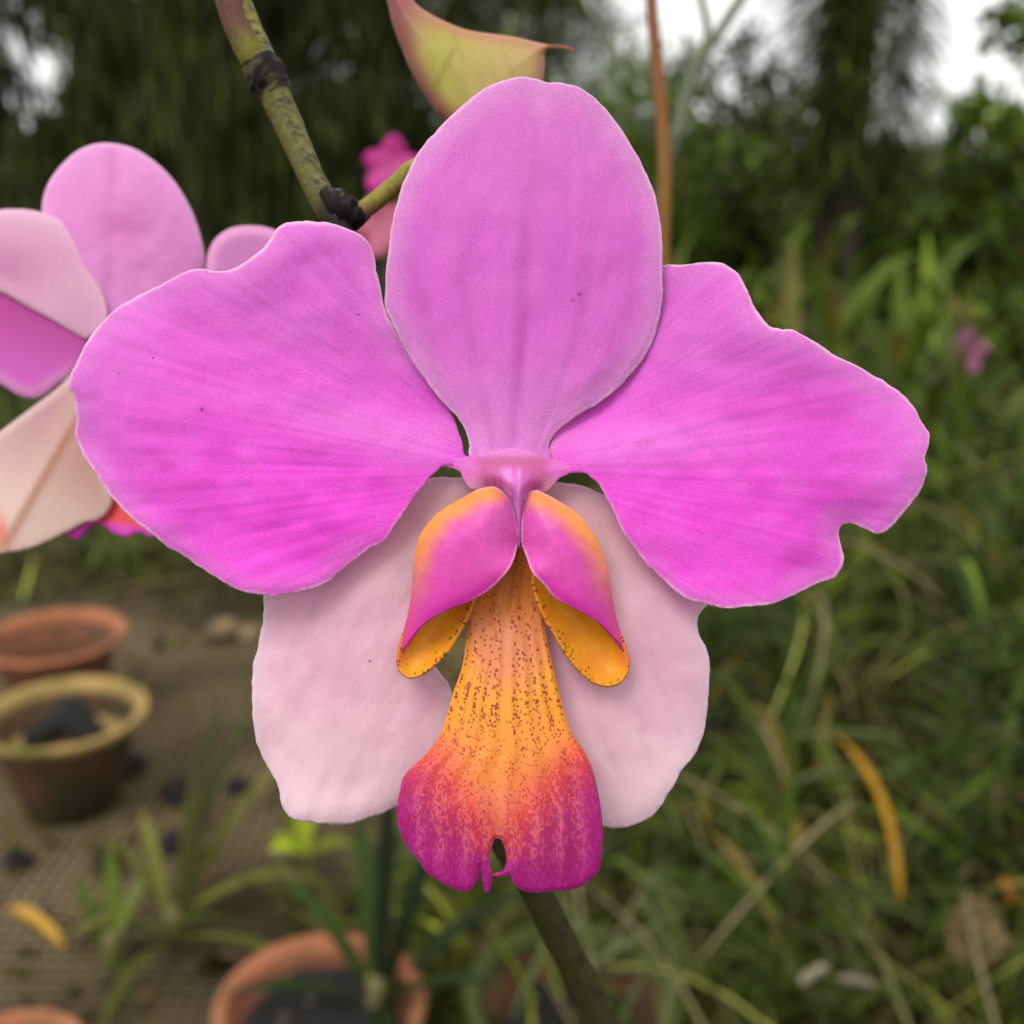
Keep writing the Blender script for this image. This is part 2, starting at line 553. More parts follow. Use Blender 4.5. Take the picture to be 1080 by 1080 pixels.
# lateral sepals, behind the petals ----------------------------------
SEPAL_L = [(515, 500), (486, 503), (466, 503), (452, 505), (430, 516), (400, 534), (360, 560), (310, 590), (283, 612), (278, 630), (277.5, 652), (272, 682), (268, 694), (266.5, 704), (265.8, 736), (268, 772),
           (274, 792), (281, 806), (289, 820), (294, 832), (297, 848), (303, 859), (310, 864.5), (328, 868), (344, 869.5), (360, 870), (376, 866.5), (397, 860.5), (416, 852), (440, 838), (462, 800),
           (474, 765), (477.5, 732), (470, 717), (461, 705), (452, 693), (456, 660), (478, 610), (500, 560), (516, 520)]


def sepl_w(x, y, e):
    t, v = axis(x, y, (505, 505), (330, 868))
    w = -30 - 8 * t + 14 * np.sin(np.clip(t, 0, 1) * math.pi) - 16 * (v / 115) ** 2
    w += 4 * np.sin(y / 22 + 0.02 * x) * sstep(45, 0, e) + 7 * (fbm(x / 60, y / 60, 61) - 0.5)
    w += 2.5 * (fbm(v / 14, t * 4, 64) - 0.5)
    w -= 1.2 * sstep(8, 0, e)
    return w


def sep_color(x, y, e, t, v, seed):
    c = mixc(pig((226, 186, 188)), pig((232, 190, 206)), sstep(0.1, 0.45, t))
    c = mixc(c, pig((242, 212, 220)), sstep(0.55, 1.0, t))
    m = fbm(x / 45, y / 45, seed)
    c = mixc(c, pig((218, 160, 194)), 0.30 * sstep(0.45, 0.75, m) * sstep(1.0, 0.6, t))
    vein = vnoise(v / 9 + 2 * fbm(x / 40, y / 40, seed + 3), t * 4, seed + 4)
    c = c * (1 - 0.06 * sstep(0.6, 0.95, vein))[:, None]
    c = mixc(c, pig((226, 198, 214)), 0.6 * sstep(22, 2, e))
    c = mixc(c, pig((244, 226, 234)), 0.7 * sstep(3.6, 0.5, e))
    return c


def sepl_c(x, y, e):
    t, v = axis(x, y, (505, 505), (330, 868))
    c = sep_color(x, y, e, t, v, 71)
    return mixc(c, pig((80, 20, 50)), 0.85 * sstep(2.0, 0.8, np.hypot(x - 390, y - 698)))


sheet('lateral_sepal', SEPAL_L, sepl_w, sepl_c, M_SEPAL, bloom, step=2.6, thick=0.0003, rag=1.2, seed=5)

SEPAL_R = [(560, 500), (574, 507), (596, 509), (622, 515), (650, 532), (680, 560), (712, 600), (744, 634), (743.5, 640), (738, 647), (735.5, 657), (738.5, 672), (743, 680), (746, 687), (748.3, 701), (747.5, 733), (744, 764),
           (738, 785), (732, 797), (718, 814), (710, 830), (704.5, 838), (696, 852), (686, 862), (677, 867), (667, 870.5), (651, 873.5), (635, 871), (610, 862), (592, 800), (582, 740), (576, 700),
           (574, 655), (566, 600), (556, 545)]


def sepr_w(x, y, e):
    t, v = axis(x, y, (572, 505), (690, 868))
    w = -30 - 8 * t + 14 * np.sin(np.clip(t, 0, 1) * math.pi) - 16 * (v / 110) ** 2
    w += 4 * np.sin(y / 24 - 0.02 * x) * sstep(45, 0, e) + 7 * (fbm(x / 60, y / 60, 66) - 0.5)
    w += 2.5 * (fbm(v / 14, t * 4, 69) - 0.5)
    w -= 1.2 * sstep(8, 0, e)
    return w


def sepr_c(x, y, e):
    t, v = axis(x, y, (572, 505), (690, 868))
    return sep_color(x, y, e, t, v, 83)


sheet('lateral_sepal', SEPAL_R, sepr_w, sepr_c, M_SEPAL, bloom, step=2.6, thick=0.0003, rag=1.2, seed=6)

# column -------------------------------------------------------------
COLUMN = [(490, 482.5), (506, 481.5), (518, 477), (530, 474), (550, 474), (562, 477), (572, 482), (586, 486), (612, 490), (616, 494), (604, 497.5), (592, 503), (584, 511), (577, 518.5), (566, 520), (559, 530),
          (554, 548), (550, 566), (547.5, 578), (545, 566), (541, 545), (532, 525), (520, 515), (506, 517), (495, 514.5), (488, 504), (485, 497.5), (474, 493), (464, 491), (468, 486)]


def col_w(x, y, e):
    core = np.exp(-((x - 541 - (y - 495) * 0.09) / 24) ** 2)
    return -1.0 + 3 * (1 - np.exp(-e / 12)) * sstep(476, 500, y) - 3 * sstep(484, 472, y) + 24 * core * sstep(0, 16, e) * sstep(476, 512, y) + 4 * sstep(520, 575, y)


def col_c(x, y, e):
    c = np.tile(pig((202, 100, 156)), (len(x), 1))
    core = np.exp(-((x - 541 - (y - 495) * 0.09) / 17) ** 2)
    c = mixc(c, pig((226, 122, 212)), core * sstep(484, 505, y))
    st = vnoise(x / 3.2, y / 26, 90)
    c = mixc(c, pig((240, 178, 230)), 0.5 * core * sstep(0.5, 0.9, st) * sstep(488, 498, y))
    c = mixc(c, pig((226, 138, 210)), sstep(487, 476, y))
    c = mixc(c, pig((196, 112, 156)), 0.45 * np.exp(-((y - 487) / 5.0) ** 2) * sstep(34, 22, np.abs(x - 541)))  # shadow band across the column head, painted into the tint
    c = mixc(c, pig((230, 122, 208)), sstep(28, 46, np.abs(x - 541)))
    c = mixc(c, pig((226, 176, 160)), 0.45 * sstep(498, 514, y) * (1 - core) * sstep(26, 36, np.abs(x - 540)))
    return c


solid(sheet('column', COLUMN, col_w, col_c, M_PETAL, bloom, step=1.2, thick=0.0), 0.0012)

# lip: spotted middle lobe and two hooded side lobes ------------------
MID = [(546, 572), (560, 592), (572, 622), (574.5, 645), (575.5, 662), (581, 690), (587, 716), (592, 737), (599, 761), (605, 775.5), (612, 786), (618, 795), (624, 809), (628, 822), (632, 842), (635, 862), (636, 880), (635.3, 898), (632, 918),
       (623, 928), (608, 937), (587, 940), (564, 941.5), (549, 938.5), (541, 930.5), (537, 923.5), (529, 925), (520, 924.5), (522, 921.5), (529.5, 919), (533.8, 910), (532.8, 897), (529, 886.5), (524, 884.5), (520.5, 887), (518, 898),
       (517, 912), (519.3, 924), (517.5, 938), (514, 942), (511, 939.5), (508, 926), (505.8, 914), (505.5, 924), (501, 934), (493, 940), (481, 939), (466, 931), (451, 921.5), (444, 912), (430, 894), (421.5, 876), (418.5, 856),
       (421.5, 835), (427, 817), (445, 799.5), (460, 781.5), (469, 761), (478, 731), (487, 704), (490.8, 680), (492.5, 660), (490, 645), (500, 622), (524, 595)]
MIDP = spline(MID, 1.0)


def mid_half(y):
    ys = np.arange(572, 944)
    lo = np.zeros(len(ys)); hi = np.zeros(len(ys))
    for i, yy in enumerate(ys):
        k = np.abs(MIDP[:, 1] - yy) < 1.2
        lo[i] = MIDP[k, 0].min() if k.any() else 545; hi[i] = MIDP[k, 0].max() if k.any() else 547
    return np.interp(y, ys, lo), np.interp(y, ys, hi)


def mid_a(x, y):
    lo, hi = mid_half(np.minimum(y, 880))
    return (x - (lo + hi) / 2) / ((hi - lo) / 2 + 1e-6)


def soft(y, ys, vs):
    g = np.arange(500, 1020.0)
    t = np.interp(g, ys, vs)
    k = np.hanning(61); k /= k.sum()
    t = np.convolve(np.pad(t, 30, mode='edge'), k, 'valid')
    return np.interp(y, g, t)


def mid_w(x, y, e):
    a = mid_a(x, y)
    w = soft(y, [572, 620, 660, 700, 740, 800, 860, 910, 945], [-16, -8, 2, 12, 22, 33, 38, 36, 30])
    w = w - soft(y, [572, 660, 740, 820, 945], [4, 8, 12, 16, 20]) * a * a
    w = w + 3.0 * np.exp(-((np.abs(a) - 0.22) / 0.13) ** 2) * sstep(700, 640, y) * 1.0
    w = w + 1.2 * np.sin(a * 22) * sstep(640, 720, y) * sstep(940, 860, y)
    w = w - 5 * np.exp(-((x - 522) / 16) ** 2) * sstep(830, 900, y)
    return w - 2.5 * sstep(5, 0, e)


def mid_c(x, y, e):
    a = mid_a(x, y); n = len(x)
    wob = 18 * (fbm(x / 30, y / 45, 101) - 0.5)
    yy = y + wob + 60 * np.clip(np.abs(a) - 0.45, 0, 1) ** 1.0 - 46 * np.exp(-(a / 0.34) ** 2) * sstep(760, 860, y)
    base = np.stack([np.interp(yy, [572, 640, 690, 740, 785, 820, 850, 885, 945],
                               [lin(v)[k] for v in ((176, 108, 24), (204, 118, 44), (212, 126, 74), (226, 146, 42), (228, 138, 52), (222, 100, 70), (206, 76, 88), (182, 46, 112), (162, 22, 120))]) for k in range(3)], 1) / LIGHT
    # yellow margins of the neck, pink flush along its middle
    base = mixc(base, pig((226, 146, 22)), 0.7 * sstep(0.45, 0.9, np.abs(a)) * sstep(690, 730, y) * sstep(790, 750, y))
    base = mixc(base, pig((216, 134, 100)), 0.55 * np.exp(-(a / 0.55) ** 2) * sstep(640, 670, y) * sstep(740, 690, y))
    # magenta towards the rim of the blade
    base = mixc(base, pig((170, 20, 134)), 0.85 * sstep(38, 3, e) * sstep(795, 850, y) * sstep(0.35, 0.7, np.abs(a) + sstep(890, 930, y)))
    base = mixc(base, pig((164, 14, 126)), 0.7 * sstep(890, 940, y))
    # broken net of dark magenta streaks fanning out
    aw = a + 0.02 * (fbm(x / 9, y / 14, 109) - 0.5)
    st = vnoise(aw * 52, y / 4.4, 111) * 0.5 + vnoise(aw * 84, y / 2.6, 115) * 0.5
    lane = 0.5 + 0.5 * np.sin(aw * 27 + 1.0 + 1.5 * vnoise(a * 6, y / 60, 119))
    base = mixc(base, pig((220, 112, 122)), 0.34 * (1 - lane) * sstep(812, 850, y) * sstep(942, 880, y) * sstep(1.0, 0.75, np.abs(a)))
    k = sstep(0.44, 0.62, st + 0.16 * lane) * sstep(795, 840, yy) * 0.74
    base = mixc(base, mixc(pig((196, 24, 40)), pig((150, 8, 92)), sstep(810, 875, yy)), k)
    base = mixc(base, pig((232, 160, 140)), 0.25 * np.exp(-((x - 528) / 5.0) ** 2) * sstep(800, 850, y) * sstep(890, 872, y))
    # spots in rows along the veins
    rg = np.random.default_rng(5)
    rows = [-0.93, -0.75, -0.55, -0.38, -0.25, -0.17, 0.14, 0.23, 0.37, 0.54, 0.73, 0.92]
    lim = 0.0
    for i in range(1750):
        sy = 612 + 280 * rg.random() ** 0.58
        lowf = float(sstep(735, 800, sy))
        if rg.random() < 0.12 + 0.38 * lowf:
            sa = rg.uniform(-0.97, 0.97)
        else:
            sa = rows[rg.integers(len(rows))] + rg.normal(0, 0.02 + 0.02 * lowf)
        if abs(sa) < 0.06 and rg.random() < 0.8: continue
        if sy > 835 and rg.random() < (sy - 835) / 62: continue
        if sy < 735 and rg.random() < 0.25: continue
        lo, hi = mid_half(np.array([sy])); sx = (lo[0] + hi[0]) / 2 + sa * (hi[0] - lo[0]) / 2
        r = rg.uniform(0.7, 1.2) * (1.0 - 0.22 * lowf)
        kk = np.nonzero((np.abs(x - sx) < 4) & (np.abs(y - sy) < 4))[0]
        if len(kk) == 0: continue
        dd = np.hypot(x[kk] - sx, (y[kk] - sy) / rg.uniform(0.9, 1.5))
        tone = mixc(pig((140, 28, 12)), pig((176, 18, 30)), sstep(760, 815, sy + rg.normal(0, 12)))
        base[kk] = mixc(base[kk], tone, 0.92 * sstep(r + 0.45, r - 0.4, dd))
    return base


lip = sheet('lip', MID, mid_w, mid_c, M_LIP, bloom, step=0.85, thick=0.0006)


def relax(w, T, it, fixed):
    """smooth the heights of a sheet over its triangles, leaving the rim alone"""
    e = np.vstack([T[:, [0, 1]], T[:, [1, 2]], T[:, [2, 0]]])
    n = len(w); w = w.copy(); w0 = w.copy()
    deg = np.bincount(e.ravel(), minlength=n).astype(float)
    for _ in range(it):
        sm = np.bincount(e[:, 0], w[e[:, 1]], n) + np.bincount(e[:, 1], w[e[:, 0]], n)
        w = np.where(fixed, w0, 0.5 * w + 0.5 * sm / np.maximum(deg, 1))
    return w


def side_lobe(outer, fold, inner_pts, wall, flip, seed):
    """hood: outside face bulging to the front, open along `fold`, and the yellow inside face below it"""
    hood_pts = outer + fold
    V1, E1, T1 = sheet_mesh(hood_pts, 1.1)
    x, y = V1[:, 0], V1[:, 1]
    hp = spline(hood_pts, 1.0)
    cut = int(np.argmin(np.hypot(*(hp - np.array(outer[-1])).T)))
    do = poly_dist(x, y, hp[:cut + 1])
    df = poly_dist(x, y, [outer[-1]] + fold + [outer[0]])
    s = np.clip(do / 40, 0, 1)
    w1 = 6 + 36 * np.sin(s * math.pi / 2) ** 0.9 + 3 * (fbm(x / 30, y / 30, seed) - 0.5)
    w1 -= 3 * sstep(6, 0, df)
    w1 = relax(w1, T1, 60, E1 < 0.3)
    cx = 546
    cdist = np.abs(x - cx)
    c1 = np.tile(pig((206, 66, 162)), (len(x), 1))
    c1 = mixc(c1, pig((218, 98, 182)), 0.6 * sstep(60, 15, cdist) * sstep(640, 540, y))
    dout = poly_dist(x, y, wall)
    og = sstep(30, 3, dout + 9 * (fbm(x / 14, y / 14, seed + 2) - 0.5)) * sstep(668, 560, y)
    c1 = mixc(c1, pig((230, 142, 66)), og)
    c1 = c1 * (0.88 + 0.24 * fbm(x / 6, y / 6, seed + 8))[:, None]
    c1 = mixc(c1, pig((198, 32, 152)), 0.7 * sstep(34, 4, df) * sstep(590, 620, y))
    c1 = mixc(c1, pig((208, 60, 96)), 0.5 * sstep(14, 2, dout) * sstep(600, 650, y))
    c1 = mixc(c1, pig((240, 170, 214)), 0.6 * sstep(3.5, 0.5, E1) * sstep(60, 20, cdist))
    V2, E2, T2 = sheet_mesh(inner_pts, 1.1)
    x2, y2 = V2[:, 0], V2[:, 1]
    dl = poly_dist(x2, y2, wall + inner_pts[:1])
    w2 = relax(8 - 26 * (1 - np.exp(-E2 / 22)), T2, 80, E2 < 0.3)
    c2 = np.tile(pig((226, 150, 18)), (len(x2), 1))
    c2 = mixc(c2, pig((220, 136, 26)), sstep(0.4, 0.7, fbm(x2 / 20, y2 / 20, seed + 5)))
    dw = poly_dist(x2, y2, wall[-4:])
    c2 = mixc(c2, pig((214, 84, 60)), 0.5 * sstep(16, 4, dw))
    rg = np.random.default_rng(seed)
    P = spline(inner_pts, 1.0)
    for i in range(75):
        q = P[rg.integers(len(P))]
        ctr = V2.mean(0); dn = (ctr - q) / np.linalg.norm(ctr - q)
        q = q + dn * abs(rg.normal(2.0, 4.0))
        r = rg.uniform(0.6, 1.1)
        c2 = mixc(c2, pig((100, 18, 6)), 0.9 * sstep(r + 0.5, r - 0.3, np.hypot(x2 - q[0], y2 - q[1])))
    pos = np.vstack([at(x, y, D0 - w1 * PX), at(x2, y2, D0 - w2 * PX)])
    T = np.vstack([T1, T2 + len(V1)])
    o = build('side_lobe', pos, T, M_LIP, lip, colors=np.clip(np.vstack([c1, c2]), 0.001, 0.95))
    return solid(o, 0.0004)


OUT_L = [(546.8, 572), (546.5, 559), (542, 536), (534, 522), (526, 515), (518.5, 513), (504, 516), (484, 527), (463, 540), (446, 559), (439, 577), (436, 598), (434.5, 621), (430, 648), (424, 672), (420.5, 692)]
FOLD_L = [(423, 688), (430, 678), (439, 666), (450, 656), (463, 648), (478, 641), (492.6, 636), (513, 624.5), (528, 611), (540, 595)]
IN_L = [(420.5, 690), (420, 698), (421.5, 706), (429, 713.5), (436, 714), (442, 712), (454, 704), (469, 690), (481, 672), (491, 654), (497, 640), (502, 622), (500, 608), (470, 615), (445, 640), (428, 665)]
WALL_L = [(518, 513), (504, 516), (484, 527), (463, 540), (446, 559), (439, 577), (436, 598), (434.5, 621), (430, 648), (424, 672), (420.5, 692)]
side_lobe(OUT_L, FOLD_L, IN_L, WALL_L, 1, 131)
OUT_R = [(550, 574), (549.5, 566), (549.8, 548), (552, 530), (558, 519), (564, 517), (570, 518), (587, 527), (608, 541), (626, 562), (635, 580), (642, 604), (645.5, 627), (650, 651), (657, 676), (661.5, 694)]
FOLD_R = [(659, 688), (655, 681), (647, 672), (632, 657), (611, 644), (587, 632), (572.6, 616), (561, 603), (555, 587)]
IN_R = [(661.5, 692), (662, 698), (661, 709), (655, 718), (647, 722), (641, 723), (626, 719), (611, 706), (596, 687), (584, 666), (577, 655), (570, 640), (562, 615), (566, 604), (590, 615), (625, 640), (650, 664)]
WALL_R = [(570, 518), (587, 527), (608, 541), (626, 562), (635, 580), (642, 604), (645.5, 627), (650, 651), (657, 676), (661.5, 694)]
side_lobe(OUT_R, FOLD_R, IN_R, WALL_R, -1, 151)

# stalk of the bloom, from the spike round to the back of the column
def ped_c(t, a):
    c = mixc(pig((126, 72, 76)), pig((122, 116, 52)), sstep(0.0, 0.14, t + 0.05 * np.cos(a)))
    return mixc(c, pig((206, 130, 190)), sstep(0.55, 0.9, t))


ped_px = [(374, 228, .1335), (395, 213, .1330), (418, 194, .1325), (440, 176, .1322), (480, 172, .1335), (520, 215, .135), (540, 320, .132), (541, 420, .126), (541, 490, .1195)]
tube('pedicel', [at(a, b, d) for a, b, d in ped_px], [.0011, .00112, .00112, .0011, .0011, .0011, .0012, .0014, .0016], M_STEM, bloom, cf=ped_c)

# ================================================================== the bloom behind, at the left
D2 = 0.166
second = empty('orchid_flower', at(118, 380, D2 + 0.006),
               'paler pink orchid bloom behind at the left edge, partly hidden by the front bloom', 'flower', 'pink orchid blooms')
S_TOP = [(44, 222), (48, 200), (58, 182), (75, 164), (90, 155), (106, 151), (124, 152), (142, 157), (160, 168), (176, 182), (190, 200), (203, 224), (212, 250), (216, 272), (214, 290), (204, 310), (186, 335), (160, 362), (132, 380),
         (112, 382), (98, 362), (82, 330), (62, 285), (48, 250)]


def s_top_w(x, y, e):
    t, v = axis(x, y, (118, 380), (120, 150))
    return -12 + 22 * np.sin(np.clip(t, 0, 1) * 3.1) - 24 * (v / 85) ** 2 + 8 * (fbm(x / 40, y / 40, 161) - .5) - 3 * np.exp(-(v / 8) ** 2) - 1.5 * sstep(8, 0, e)


def s_top_c(x, y, e):
    t, v = axis(x, y, (118, 380), (120, 150))
    c = mixc(pig((236, 160, 224)), pig((226, 146, 210)), sstep(0.1, 0.5, t))
    c = mixc(c, pig((208, 116, 184)), 0.75 * np.exp(-((x - 128) / 30) ** 2 - ((y - 236) / 22) ** 2))
    c = mixc(c, pig((228, 156, 214)), 0.6 * sstep(0.75, 1, t))
    c = mixc(c, pig((210, 120, 190)), 0.5 * np.exp(-(v / 7) ** 2) * sstep(0.7, 0.85, t))
    c = mixc(c, pig((230, 160, 218)), 0.6 * sstep(20, 3, e))
    return mixc(c, pig((244, 215, 232)), 0.6 * sstep(4, 0.5, e))


sheet('dorsal_sepal', S_TOP, s_top_w, s_top_c, M_PETAL, second, d=D2, step=3, thick=0.0003)
# the left petal is folded lengthwise: a pale upper half leaning forward over a deeper lower half
S_LEFT = [(-62, 250), (-30, 230), (0, 221.5), (16, 220.5), (32, 221.5), (50, 226), (68, 235), (84, 249), (94, 264), (101, 284), (106, 305), (112, 325), (112, 350), (98, 352), (90, 357), (60, 340), (30, 324), (0, 307), (-40, 292)]
S_LOW = [(-70, 285), (-40, 282), (0, 300), (40, 318), (92, 346), (104, 350), (96, 366), (86, 384), (74, 396), (62, 405), (50, 414), (40, 420), (30, 420), (18, 416), (0, 405), (-22, 388), (-50, 350)]


def s_left_w(x, y, e):
    t, v = axis(x, y, (100, 352), (-40, 290))
    return 10 - 10 * (v / 80) ** 2 + 0.05 * v - 1.5 * sstep(8, 0, e) * sstep(0.0, 0.1, t)


def s_left_c(x, y, e):
    c = mixc(pig((230, 182, 206)), pig((210, 144, 184)), np.exp(-((x - 0) / 60) ** 2 - ((y - 280) / 30) ** 2))
    c = mixc(c, pig((216, 158, 196)), 0.6 * fbm(x / 40, y / 40, 171))
    c = mixc(c, pig((236, 190, 214)), 0.7 * sstep(20, 3, e) * sstep(330, 290, y))
    return mixc(c, pig((246, 220, 232)), 0.5 * sstep(4, 0.5, e))


def s_low_w(x, y, e):
    v = (y - 310) / 100
    return 2 + 6 * v - 8 * v * v - 3 * sstep(8, 0, e)


def s_low_c(x, y, e):
    c = mixc(pig((192, 76, 158)), pig((218, 108, 200)), sstep(-20, 70, y - 330 - 0.25 * x))
    return mixc(c, pig((228, 168, 214)), 0.8 * sstep(18, 2, e) * sstep(370, 400, y))


pl2 = sheet('petal', S_LEFT, s_left_w, s_left_c, M_SEPAL, second, d=D2, step=3, thick=0.0003)
sheet('petal_fold', S_LOW, s_low_w, s_low_c, M_PETAL, pl2, d=D2, step=3, thick=0.0005)
S_RIGHT = [(217, 285), (219, 268), (226, 253), (238, 243), (252, 238.5), (270, 238), (286, 241), (302, 250), (310, 268), (306, 290), (285, 318), (250, 345), (200, 368), (150, 386), (124, 388), (126, 374), (160, 350), (196, 320), (212, 300)]
sheet('petal', S_RIGHT, lambda x, y, e: -4 + 8 * np.sin((x - 120) / 60) - 5 * sstep(10, 0, e),
      lambda x, y, e: mixc(np.tile(pig((214, 138, 198)), (len(x), 1)), pig((236, 178, 216)), 0.7 * sstep(16, 2, e)), M_SEPAL, second, d=D2, step=3, thick=0.0003)
S_BOT = [(112, 376), (92, 386), (76, 394), (62, 408), (40, 425), (20, 440), (0, 455), (-26, 474), (-52, 510), (-60, 550), (-48, 585), (-22, 590), (0, 584), (20, 581), (38, 576), (56, 568), (72, 560), (90, 551), (106, 547), (118, 530),
         (112, 500), (108, 470), (120, 430), (128, 395)]


def s_bot_w(x, y, e):
    t, v = axis(x, y, (112, 385), (0, 570))
    return 16 - 9 * np.abs(v) / 40 + 14 * t - 1.5 * sstep(8, 0, e)


def s_bot_c(x, y, e):
    t, v = axis(x, y, (112, 385), (6, 572))
    c = mixc(pig((214, 176, 168)), pig((232, 206, 196)), sstep(0.3, 0.9, t))
    c = mixc(c, pig((196, 148, 168)), 0.7 * sstep(-4, -34, -v) * sstep(0.9, 0.2, t))
    c = mixc(c, pig((200, 140, 110)), 0.6 * sstep(4, 30, -v) * sstep(0.8, 0.2, t))
    c = mixc(c, pig((188, 124, 82)), 0.6 * np.exp(-((v + 2) / 5.5) ** 2) * sstep(0.1, 0.4, t))
    c = mixc(c, pig((226, 116, 92)), 0.8 * np.exp(-((x - 1) / 7) ** 2 - ((y - 562) / 18) ** 2))
    return mixc(c, pig((238, 214, 204)), 0.5 * sstep(12, 2, e))


sheet('lateral_sepal', S_BOT, s_bot_w, s_bot_c, M_SEPAL, second, d=D2, step=3, thick=0.0003)
S_LIP = [(112, 470), (135, 470), (160, 520), (170, 555), (160, 566), (150, 562), (142, 562), (134, 566), (120, 562), (112, 556), (104, 553), (96, 555), (88, 562), (80, 569), (72, 566), (70, 560), (85, 545), (100, 520)]
sheet('lip', S_LIP, lambda x, y, e: -10 + 0.2 * (y - 520) - 1.5 * sstep(8, 0, e),
      lambda x, y, e: mixc(mixc(np.tile(pig((214, 62, 66)), (len(x), 1)), pig((206, 60, 178)), sstep(546, 556, y + 0.15 * (115 - x))), pig((240, 150, 90)), 0.6 * sstep(520, 490, y)),
      M_LIP, second, d=D2, step=2.5, thick=0.0006)
tube('pedicel', [at(a, b, d) for a, b, d in ((118, 384, D2 + .001), (190, 400, D2 + .006), (290, 420, .158), (392, 400, .1445))], [.0016, .0014, .0013, .0014], M_STEM, second, cf=pig((170, 140, 90)))

# ================================================================== spike, bud and neighbours
DS = 0.1345
spike_px = [(196, -190, .142), (224, -80, .139), (243, -10, .137), (253, 20, .1365), (265, 48, .136), (274, 66, .1358), (281, 82, .1355), (289, 98, .1352), (301, 124, .135), (316, 158, .1345), (331, 192, .134), (344, 216, .1338),
            (362, 246, .1338), (384, 300, .137), (404, 400, .142), (418, 520, .146), (430, 640, .150), (452, 740, .153), (510, 850, .156), (560, 930, .158), (590, 990, .160), (622, 1050, .162), (660, 1130, .165), (730, 1300, .18)]
s_ = lambda v, d: v * PX * d / D0
spike_r = [s_(r, p[2]) for r, p in zip([17, 17.5, 18, 18.5, 19, 18, 17.5, 16.5, 15.5, 14.5, 14, 14, 14, 14, 14, 14, 14, 14, 16, 17, 17, 17, 17, 17], spike_px)]
spike = empty('flower_spike', at(*spike_px[-1]), 'speckled yellow green flower spike with blackened joints, leaning behind the blooms', 'flower spike')


def spike_c(t, a):
    n = len(spike_px) - 1
    k = t * n
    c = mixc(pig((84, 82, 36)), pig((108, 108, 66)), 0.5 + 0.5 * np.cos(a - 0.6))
    c = mixc(c, pig((138, 132, 48)), 0.6 * sstep(4.6, 3.2, k))
    c = mixc(c, pig((70, 66, 40)), 0.55 * sstep(0.42, 0.7, vnoise(a * 2.4, t * 210, 203)) * sstep(-0.6, 0.6, np.cos(a - 0.2)))
    c = mixc(c, pig((46, 42, 34)), 0.85 * sstep(0.56, 0.68, vnoise(a * 4.5, t * 620, 201)) * sstep(-0.3, 0.5, np.cos(a - 0.2)))
    c = mixc(c, pig((36, 31, 29)), sstep(7.4, 6.8, k) * sstep(5.2, 5.7, k))
    c = mixc(c, pig((40, 34, 32)), sstep(10.6, 11.4, k + 0.3 * np.cos(a)) * sstep(14, 12.5, k))
    c = mixc(c, pig((38, 38, 16)), 0.85 * sstep(16, 18, k))  # lower stem tint darkened to stand for shade behind the lip
    return c


tube('stem', [at(*p) for p in spike_px], spike_r, M_STEM, spike, cf=spike_c, seg=24, sub=10, rough=0.12)
# dry sheath wrapping the stem above the upper joint
sh = [(238, -20, .1362), (248, 18, .1356), (258, 42, .1351), (266, 58, .1349), (269, 67, .1349)]
tube('sheath', [at(*p) for p in sh], [s_(r, .135) for r in (16, 15.5, 15, 15, 13)], M_STEM, spike,
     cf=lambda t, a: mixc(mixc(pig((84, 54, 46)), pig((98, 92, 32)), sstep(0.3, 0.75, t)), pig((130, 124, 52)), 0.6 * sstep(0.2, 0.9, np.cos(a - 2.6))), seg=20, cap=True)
tube('joint', [at(*p) for p in ((273, 66, .1354), (279, 76, .1352), (285, 88, .1352), (291, 100, .1353))], [s_(r, .135) for r in (17.5, 20.5, 20.5, 17)], M_STEM, spike,
     cf=lambda t, a: mixc(np.tile(pig((18, 14, 13)), (len(t), 1)), pig((104, 98, 56)), np.clip(sstep(0.6, 0.85, vnoise(a * 3, t * 8, 211)) * 0.3 + sstep(0.14, 0.02, t) * 0.7 + sstep(0.9, 1.1, t + 0.2 * vnoise(a * 2, a, 5)) * 0.5, 0, 1)), seg=24, sub=8, rough=0.3)
tube('joint', [at(*p) for p in ((340, 208, .1336), (352, 216, .1332), (366, 223, .1332), (378, 230, .1335), (384, 236, .1337))], [s_(r, .133) for r in (11, 15.5, 15.5, 13, 9)], M_STEM, spike,
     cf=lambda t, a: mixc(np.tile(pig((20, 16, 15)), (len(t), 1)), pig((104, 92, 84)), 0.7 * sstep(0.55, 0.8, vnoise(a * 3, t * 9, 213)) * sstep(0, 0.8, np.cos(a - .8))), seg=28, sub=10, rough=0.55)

# old bud with a hooked dry tip
DB = 0.147
BUD = [(402, -40), (404, -14), (408.5, 2), (413, 22), (419, 40), (425, 55), (430, 68), (437, 82), (444, 94), (452, 106), (459, 117), (466, 124.5), (478, 134), (505, 146), (540, 142), (563, 120), (571, 92), (574, 72), (574.5, 57), (578, 52), (585, 50), (596, 51), (604, 54),
       (605.5, 52), (598, 48.5), (588, 46.5), (580, 47), (569, 45), (558, 42.5), (546, 39.5), (530, 37), (514, 35), (500, 33), (486, 29.5), (474, 24.5), (462, 19), (453, 14), (444, 8), (436, 0), (428, -16), (424, -44)]


def bud_face(sign):
    def wf(x, y, e):
        return sign * (26 * np.sqrt(np.clip(1 - (1 - np.clip(e / 46, 0, 1)) ** 2, 0, 1)))
    return wf


